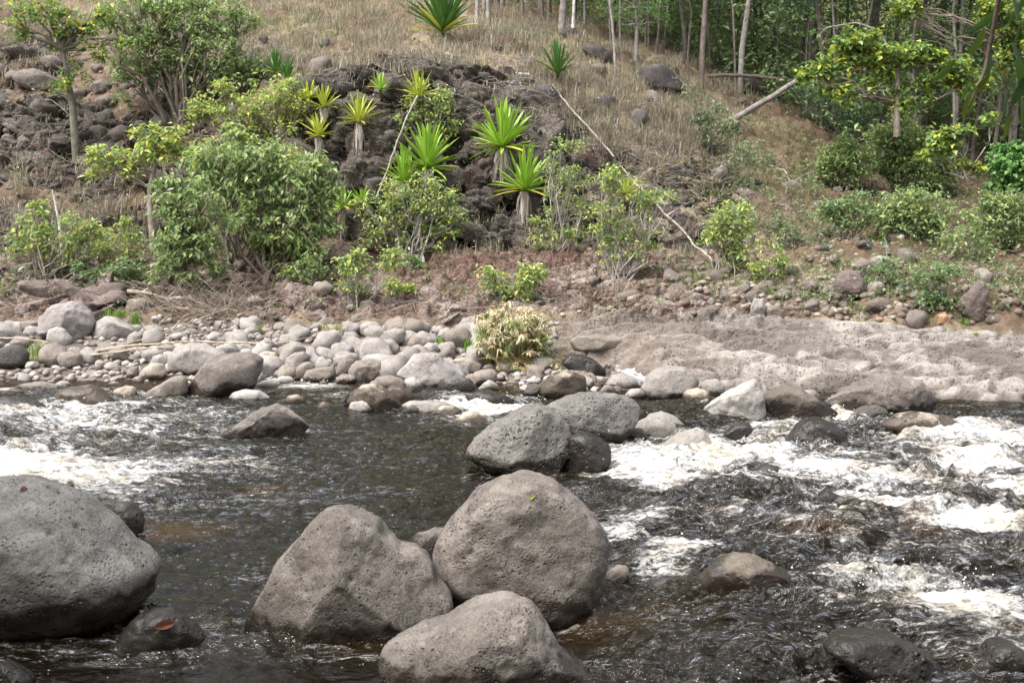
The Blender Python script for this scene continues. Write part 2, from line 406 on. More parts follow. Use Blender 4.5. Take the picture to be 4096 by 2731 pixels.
    z = np.zeros(n, int)
    z[(Y < 14.6) & (shelf < .5) & (Z2 < .02)] = 1                      # riverbed
    z[bar > .5] = 2; z[shelf > .5] = 3; z[(cl > .5)] = 4; z[(bank > .5) & (cl <= .5)] = 5
    zf = z[F[:, 0]]
    pitw = np.clip(shelf + cl * .6 + bank * .7, 0, 1)
    t = NT('ground_material'); P = t.pos(); a = t.n('ShaderNodeVertexColor', layer_name='Col').outputs[0]
    pw = t.n('ShaderNodeAttribute', attribute_name='rocky').outputs['Fac']
    mid = t.noise(9, 6, .65, P); fine = t.noise(45, 4, .7, P)
    c = t.mix(t.mr(mid, .3, .7, .0, .6), a, t.mix(1, a, (.5, .46, .43), 'MULTIPLY'))
    c = t.mix(t.mr(fine, .55, .7, 0, .5), c, t.mix(1, c, (1.7, 1.65, 1.55), 'MULTIPLY'))
    t.l(c, t.b.inputs['Base Color']); t.b.inputs['Roughness'].default_value = .9; t.b.inputs['Specular IOR Level'].default_value = .25
    pit = t.math('MULTIPLY', t.mr(t.voro(22, P), .1, .32, 1, 0), t.math('MULTIPLY', t.mr(t.noise(3.2, 3, .6, P), .42, .56), pw))
    h = t.math('SUBTRACT', t.math('ADD', mid, t.math('MULTIPLY', fine, .4)), t.math('MULTIPLY', pit, .9))
    qm = t.n('ShaderNodeMapping'); t.l(P, qm.inputs[0]); qm.inputs['Scale'].default_value = (.8, 1, 2.2); qm.inputs['Rotation'].default_value = (0, R(8), R(12)); qw = t.n('ShaderNodeVectorMath', operation='ADD')
    nz = t.n('ShaderNodeTexNoise', i_Scale=1.8, i_Detail=4.); t.l(P, nz.inputs['Vector']); t.l(qm.outputs[0], qw.inputs[0]); t.l(nz.outputs['Color'], qw.inputs[1])
    ck = t.math('MAXIMUM', t.mr(t.voro(2.2, qw.outputs[0], 'DISTANCE_TO_EDGE'), .0, .06, 1, 0), t.math('MULTIPLY', t.mr(t.voro(6, qw.outputs[0], 'DISTANCE_TO_EDGE'), .0, .08, 1, 0), .5))
    h = t.math('SUBTRACT', h, t.math('MULTIPLY', t.math('MULTIPLY', ck, t.mr(pw, .97, .8, .12, 1.)), t.math('MULTIPLY', pw, 1.0)))
    t.l(t.bump(h, 1, .05), t.b.inputs['Normal'])
    names = ['hillside', 'riverbed', 'gravel_bar', 'rock_ledge', 'cliff_face', 'rocky_bank']
    for k, nm in enumerate(names):
        Fk = F[zf == k]
        if not len(Fk): continue
        use, inv = np.unique(Fk, return_inverse=True)
        me = mesh_np(nm, Vt[use], inv.reshape(-1, 4), col=col[use], attrs={'rocky': pitw[use]})
        obj(nm, me, t.m, kind='structure')
    # the bank on the camera's side
    gx = np.linspace(-40, 40, 161); gy = np.linspace(-35, 3.1, 90); GX, GY = np.meshgrid(gx, gy); GX = GX.ravel(); GY = GY.ravel()
    GZ = np.interp(GY, [-35, -12, -6, -2, 0, 1.6, 3.1], [12, 4.6, 2.6, 1.1, .62, .1, -.7]) + fbm(np.stack([GX, GY, GX * 0], 1) * .8, 4, 8) * .18
    idx = np.arange(len(GX)).reshape(90, 161); F = np.stack([idx[:-1, :-1], idx[:-1, 1:], idx[1:, 1:], idx[1:, :-1]], -1).reshape(-1, 4)
    me = mesh_np('near_bank', np.stack([GX, GY, GZ], 1), F, col=np.tile([.09, .07, .05], (len(GX), 1)), attrs={'rocky': np.zeros(len(GX))})
    obj('near_bank', me, t.m, kind='structure')
    # keep the real surface for setting things down on it
    return (ys, ss, Z2.reshape(ny, ns))
GRID = build_ground()
def ground_z(x, y):
    ys, ss, Z = GRID; y = float(y); s = x / y
    i = min(max(int(np.searchsorted(ys, y)) - 1, 0), len(ys) - 2); j = min(max(int(np.searchsorted(ss, s)) - 1, 0), len(ss) - 2)
    return float(Z[i, j])

# ---------------------------------------------------------------- the river
#  foam and rough water: centre u, v, half widths, strength
FOAM = [(10, 470, 95, 17, 1.0), (60, 478, 120, 14, .85), (150, 482, 70, 9, .5), (45, 420, 75, 8, .75), (95, 412, 60, 5, .8), (160, 440, 120, 14, .36), (30, 445, 80, 8, .5),
        (120, 494, 60, 11, .55), (210, 500, 130, 22, .28), (150, 396, 90, 4, .45), (310, 386, 40, 4, .75), (345, 396, 40, 5, .35), (330, 460, 90, 30, .14),
        (455, 399, 26, 6, .55), (490, 409, 60, 7, .95), (520, 398, 30, 4, .5), (470, 417, 40, 6, .5), (640, 372, 26, 9, 1.0), (620, 362, 20, 7, .9), (660, 366, 20, 5, .6),
        (650, 470, 45, 24, .85), (632, 480, 50, 18, .6), (660, 491, 45, 13, .95), (700, 450, 60, 12, .75), (730, 470, 70, 10, .95), (775, 440, 40, 8, .7), (790, 455, 50, 7, .8), (843, 421, 20, 6, 1),
        (880, 450, 50, 8, .6), (960, 445, 80, 14, .8), (1000, 432, 50, 8, .5), (815, 478, 60, 10, .9), (900, 485, 80, 10, .75), (985, 465, 60, 12, .9), (1010, 490, 60, 12, .85),
        (740, 492, 40, 9, .8), (960, 505, 70, 12, .9), (895, 510, 60, 10, .85), (975, 530, 60, 9, .95), (930, 524, 30, 7, .7), (640, 530, 40, 9, .55), (620, 540, 40, 8, .6),
        (680, 566, 42, 10, .85), (665, 574, 30, 8, .8), (850, 585, 40, 8, .75), (900, 590, 50, 9, .75), (960, 600, 60, 14, .85), (985, 625, 70, 16, .75), (1010, 650, 40, 18, .6),
        (780, 598, 30, 8, .4), (830, 530, 120, 18, .38), (800, 560, 160, 20, .30), (700, 520, 60, 18, .3), (840, 470, 230, 50, .5), (930, 600, 160, 80, .42), (800, 520, 220, 40, .4), (90, 455, 160, 45, .45), (160, 422, 110, 22, .48), (190, 470, 90, 14, .55), (90, 430, 120, 10, .6), (230, 455, 60, 8, .45), (150, 508, 70, 10, .5), (230, 500, 90, 30, .3), (262, 578, 36, 16, .3), (200, 628, 70, 7, .4),
        (165, 660, 50, 8, .3), (215, 640, 30, 10, .35), (340, 470, 200, 26, .16), (480, 425, 30, 5, .4)]
def build_water():
    ys = []; y = 0.3
    while y < 3.5: ys.append(y); y += .1
    while y < 16.2: ys.append(y); y += .0095 + .0016 * y
    ys = np.array(ys); ss = np.concatenate([np.linspace(-1.6, -.5, 60)[:-1], np.linspace(-.5, .5, 640), np.linspace(.5, 1.6, 60)[1:]])
    Y, S = np.meshgrid(ys, ss, indexing='ij'); X = (S * (Y + 1.2)).ravel(); Y = Y.ravel(); n = len(X)
    U, V = project(X, Y, np.zeros(n))
    foam = np.zeros(n)
    for cu, cv, ru, rv, st in FOAM:
        foam = np.maximum(foam, st * np.exp(-.8 * ((((U - cu) / (1.2 * ru)) ** 2 + ((V - cv) / (1.2 * rv)) ** 2)) ** 1.4))
    for k, (rx, ry, rr) in enumerate(WATER_ROCKS):           # white collars round the rocks
        d = np.sqrt((X - rx) ** 2 + (Y - ry) ** 2) - rr
        foam = np.maximum(foam, .30 * np.exp(-(np.maximum(d, 0) / .10) ** 2) * (d > -.3))
    rough = np.clip(.22 + sstep(540, 700, U) * sstep(400, 440, V) * .8 * (1 - sstep(560, 690, V) * .35) + foam * .7 + sstep(260, 60, U) * sstep(500, 440, V) * .4, 0, 1.2)
    # flow runs from the far right to the near left
    fl = np.stack([X * .8 + Y * .25, Y * 1.9 - X * .2, X * 0], 1)
    wr = np.stack([fbm(fl * .9, 2, 101), fbm(fl * .9 + 7, 2, 103), X * 0], 1)
    H = rough * (.11 * fbm(fl * .9 + wr * .8, 3, 111) + .055 * (1 - 2 * np.abs(perlin(fl * 2.6 + wr * 1.5, 117))) )
    H += (.006 + .020 * rough) * (1 - 2.4 * np.abs(fbm(fl * 6.2 + wr * 2.5, 2, 121))) * .8
    H += (.0015 + .006 * rough) * fbm(fl * 17 + wr * 4, 3, 131)
    H += foam * .03 * np.abs(fbm(fl * 9 + wr * 3, 3, 141)) * 2
    for cu, cv, ru, rv, h in ((700, 520, 60, 10, .10), (745, 505, 40, 8, .08), (860, 540, 90, 10, .10), (820, 505, 60, 7, .08), (575, 500, 50, 8, .10), (640, 500, 70, 9, .05), (960, 560, 80, 10, .07), (700, 596, 60, 9, .06),
                              (985, 515, 50, 8, .10), (265, 645, 40, 6, .05), (780, 640, 120, 20, .03), (735, 480, 40, 8, .08)):
        H += h * np.exp(-(((U - cu) / ru) ** 2 + ((V - cv) / rv) ** 2))
    fall = ell(U, V, 622, 360, 36, 16, .5)
    edge = 1 - sstep(13.2, 14.2, Y) * (1 - ell(U, V, 625, 366, 50, 22, .5) * .5) * .85
    H = H * edge + .15 * fall * (1 + .8 * fbm(fl * 5, 2, 151))
    # what can be told from the shallow amber patches
    amber = np.zeros(n)
    for cu, cv, ru, rv, st in ((165, 532, 60, 8, .9), (265, 492, 25, 4, .6), (925, 515, 22, 7, 1.0), (930, 540, 40, 7, .5), (620, 620, 90, 25, .35), (420, 640, 110, 20, .3), (120, 462, 40, 5, .5), (90, 470, 60, 10, .35), (260, 375, 120, 9, .5), (770, 385, 60, 8, .35), (560, 385, 60, 8, .4), (820, 545, 40, 8, .5)):
        amber = np.maximum(amber, st * np.exp(-(((U - cu) / ru) ** 2 + ((V - cv) / rv) ** 2)))
    ny, ns = len(ys), len(ss); idx = np.arange(n).reshape(ny, ns)
    top = np.stack([X, Y, H], 1)
    F = [np.stack([idx[:-1, :-1], idx[:-1, 1:], idx[1:, 1:], idx[1:, :-1]], -1).reshape(-1, 4)]
    # sides and floor close the body of water
    ring = np.concatenate([idx[0, :], idx[1:, -1], idx[-1, -2::-1], idx[-2:0:-1, 0]])
    low = top[ring].copy(); low[:, 2] = -3
    li = n + np.arange(len(ring)); nr = len(ring); k2 = (np.arange(nr) + 1) % nr
    F.append(np.stack([ring, li, li[k2], ring[k2]], -1))
    V2 = np.concatenate([top, low, [[0, 8, -3]]]); cidx = len(V2) - 1
    F.append(np.stack([li, np.full(nr, cidx), np.full(nr, cidx), li[k2]], -1))
    # the fan is made of degenerate-free triangles instead
    Fq = np.concatenate(F[:2]); tri = np.stack([li, np.full(nr, cidx), li[k2]], -1)
    me = bpy.data.meshes.new('river_water')
    loops = np.concatenate([Fq.ravel(), tri.ravel()]); starts = np.concatenate([np.arange(len(Fq)) * 4, len(Fq) * 4 + np.arange(nr) * 3]); tot = np.concatenate([np.full(len(Fq), 4), np.full(nr, 3)])
    me.vertices.add(len(V2)); me.vertices.foreach_set('co', V2.astype(np.float32).ravel())
    me.loops.add(len(loops)); me.loops.foreach_set('vertex_index', loops.astype(np.int32))
    me.polygons.add(len(tot)); me.polygons.foreach_set('loop_start', starts.astype(np.int32)); me.polygons.foreach_set('loop_total', tot.astype(np.int32))
    me.polygons.foreach_set('use_smooth', np.concatenate([np.ones(len(F[0]), bool), np.zeros(len(tot) - len(F[0]), bool)]))
    for nm, arr in (('foam', foam), ('amber', amber), ('rough', rough)):
        at = me.attributes.new(nm, 'FLOAT', 'POINT'); at.data.foreach_set('value', np.concatenate([arr, np.zeros(nr + 1)]).astype(np.float32))
    me.update(calc_edges=True)
    t = NT('water_material'); P = t.pos()
    mp = t.n('ShaderNodeMapping'); t.l(P, mp.inputs[0]); mp.inputs['Rotation'].default_value = (0, 0, R(-10)); mp.inputs['Scale'].default_value = (.55, 1.5, 1); Q = mp.outputs[0]
    fo = t.n('ShaderNodeAttribute', attribute_name='foam').outputs['Fac']; am = t.n('ShaderNodeAttribute', attribute_name='amber').outputs['Fac']; ro = t.n('ShaderNodeAttribute', attribute_name='rough').outputs['Fac']
    n1 = t.noise(6.5, 8, .74, Q, 1.3); n2 = t.noise(34, 5, .75, Q, .8); n3 = t.noise(1.6, 4, .6, Q, .5)
    f = t.math('ADD', t.math('MULTIPLY', n1, .62), t.math('MULTIPLY', n2, .38))
    f = t.math('ADD', f, t.math('MULTIPLY', t.math('SUBTRACT', n3, .5), .25))
    th = t.math('MULTIPLY_ADD', fo, -.31, .67)
    d = t.math('SUBTRACT', f, th)
    fm = t.mr(d, -.055, .15, 0, .95)
    # loose bubbles
    bub = t.math('MULTIPLY', t.mr(t.voro(34, Q), .08, .13, 1, 0), t.mr(t.noise(3.1, 4, .7, P), .46, .56))
    bub2 = t.math('MULTIPLY', t.mr(t.voro(15, P), .04, .07, 1, 0), t.mr(t.noise(1.3, 3, .7, P), .46, .56))
    fm = t.math('MAXIMUM', fm, t.math('MULTIPLY', t.math('MAXIMUM', bub, bub2), .8))
    hb = t.math('ADD', t.math('MULTIPLY', t.noise(7, 5, .6, Q, 1.2), 1.0), t.math('MULTIPLY', t.noise(24, 3, .5, Q, .8), .14))
    strg = t.mr(ro, .2, 1, .30, 1.0, False)
    bp = t.n('ShaderNodeBump', i_Distance=.085); t.l(hb, bp.inputs['Height']); t.l(strg, bp.inputs['Strength'])
    N = bp.outputs[0]
    # clear tea-brown water: mirror at the surface, a tint underneath, silt scattering a little light
    silt = t.n('ShaderNodeBsdfDiffuse'); t.l(t.mix(am, (.013, .0092, .0045), (.085, .042, .010)), silt.inputs[0]); t.l(N, silt.inputs['Normal'])
    tr = t.n('ShaderNodeBsdfTransparent'); tr.inputs[0].default_value = (.92, .80, .58, 1)
    body = t.n('ShaderNodeMixShader'); body.inputs[0].default_value = .5
    t.l(tr.outputs[0], body.inputs[1]); t.l(silt.outputs[0], body.inputs[2])
    gl = t.n('ShaderNodeBsdfGlossy'); gl.inputs['Roughness'].default_value = .06; t.l(N, gl.inputs['Normal'])
    fr = t.n('ShaderNodeFresnel', i_IOR=1.36); t.l(N, fr.inputs['Normal'])
    surf = t.n('ShaderNodeMixShader'); t.l(fr.outputs[0], surf.inputs[0]); t.l(body.outputs[0], surf.inputs[1]); t.l(gl.outputs[0], surf.inputs[2])
    fb = t.n('ShaderNodeBsdfPrincipled'); fb.inputs['Roughness'].default_value = .45
    t.l(t.mix(t.mr(t.noise(2.3, 4, .6, P), .38, .66, .0, .75), (.74, .74, .74), (.52, .44, .32)), fb.inputs['Base Color'])
    t.l(t.bump(t.math('ADD', n2, t.noise(60, 3, .6, P)), .8, .03), fb.inputs['Normal'])
    mx = t.n('ShaderNodeMixShader'); t.l(fm, mx.inputs[0]); t.l(surf.outputs[0], mx.inputs[1]); t.l(fb.outputs[0], mx.inputs[2])
    t.l(mx.outputs[0], t.out.inputs[0])
    ab = t.n('ShaderNodeVolumeAbsorption'); ab.inputs[0].default_value = (.62, .42, .16, 1); ab.inputs[1].default_value = 5.5
    t.l(ab.outputs[0], t.out.inputs['Volume'])
    me.materials.append(t.m)
    obj('river_water', me, kind='structure')
# ---------------------------------------------------------------- rocks
_ICO = {}
def ico(level):
    if level not in _ICO:
        bm = bmesh.new(); bmesh.ops.create_icosphere(bm, subdivisions=level, radius=1)
        V = np.array([v.co[:] for v in bm.verts]); F = np.array([[v.index for v in f.verts] for f in bm.faces]); bm.free()
        _ICO[level] = (V / np.linalg.norm(V, axis=1)[:, None], F)
    return _ICO[level]
MR = {
 'near':  rock_material('near_rock', (.092, .075, .064), (.130, .108, .093), .8, 60,   .15, .13, speck=.09, dust=(.205, .178, .156)),
 'nearl': rock_material('near_pitted_rock', (.118, .109, .099), (.16, .15, .137), 1.1, 44, .1, .24, speck=.12, dust=(.23, .22, .205)),
 'pit':   rock_material('pitted_rock', (.082, .075, .068), (.14, .127, .113), 1.2, 30, 0, .16, pit_cover=.40, speck=.13),
 'dark':  rock_material('dark_rock', (.04, .035, .031), (.085, .07, .058), .7, 34, 0, .06, speck=.07),
 'wet':   rock_material('wet_rock', (.07, .065, .06), (.115, .108, .10), .6, 30, 0, 1, wet_all=True, speck=.06),
 'pale':  rock_material('pale_rock', (.27, .25, .228), (.35, .325, .30), .4, 50, 0, .035),
 'grey':  rock_material('grey_rock', (.19, .17, .152), (.26, .235, .215), .5, 50, 0, .05),
 'brown': rock_material('brown_rock', (.13, .105, .085), (.19, .158, .13), .6, 45, 0, .05),
 'capped': rock_material('tan_capped_rock', (.24, .20, .155), (.32, .275, .22), .6, 45, 0, .24),
 'darkcap': rock_material('brown_capped_rock', (.075, .06, .046), (.12, .098, .076), .6, 45, 0, .20, speck=.06),
 'tan':   rock_material('tan_rock', (.27, .225, .17), (.35, .30, .24), .4, 50, 0, .08),
 'purple': rock_material('purple_rock', (.19, .165, .157), (.27, .243, .232), .5, 50, 0, -1, dust=(.34, .32, .30)),
 'maroon': rock_material('maroon_rock', (.085, .056, .047), (.135, .095, .08), .5, 40, .5, -1),
 'slope': rock_material('slope_rock', (.075, .057, .045), (.125, .097, .077), .5, 40, .4, -1),
 'black': rock_material('black_lichened_rock', (.028, .022, .021), (.055, .043, .04), .5, 30, .9, -1, speck=.05),
 'cliff': rock_material('cliff_rock', (.062, .050, .042), (.112, .092, .076), .5, 30, .25, -1, speck=.05, dust=(.115, .085, .062), frac=1.),
 'sandy': rock_material('sandy_outcrop_rock', (.20, .155, .105), (.27, .215, .15), .5, 30, .2, -1, dust=(.10, .08, .06), frac=1.),
 'bank':  rock_material('bank_rock', (.15, .105, .085), (.23, .175, .148), .5, 30, .3, -1, dust=(.28, .225, .19), frac=.8),
 'orange': rock_material('orange_rock', (.28, .145, .07), (.33, .19, .10), .3, 50, 0, -1),
}
WATER_ROCKS = []
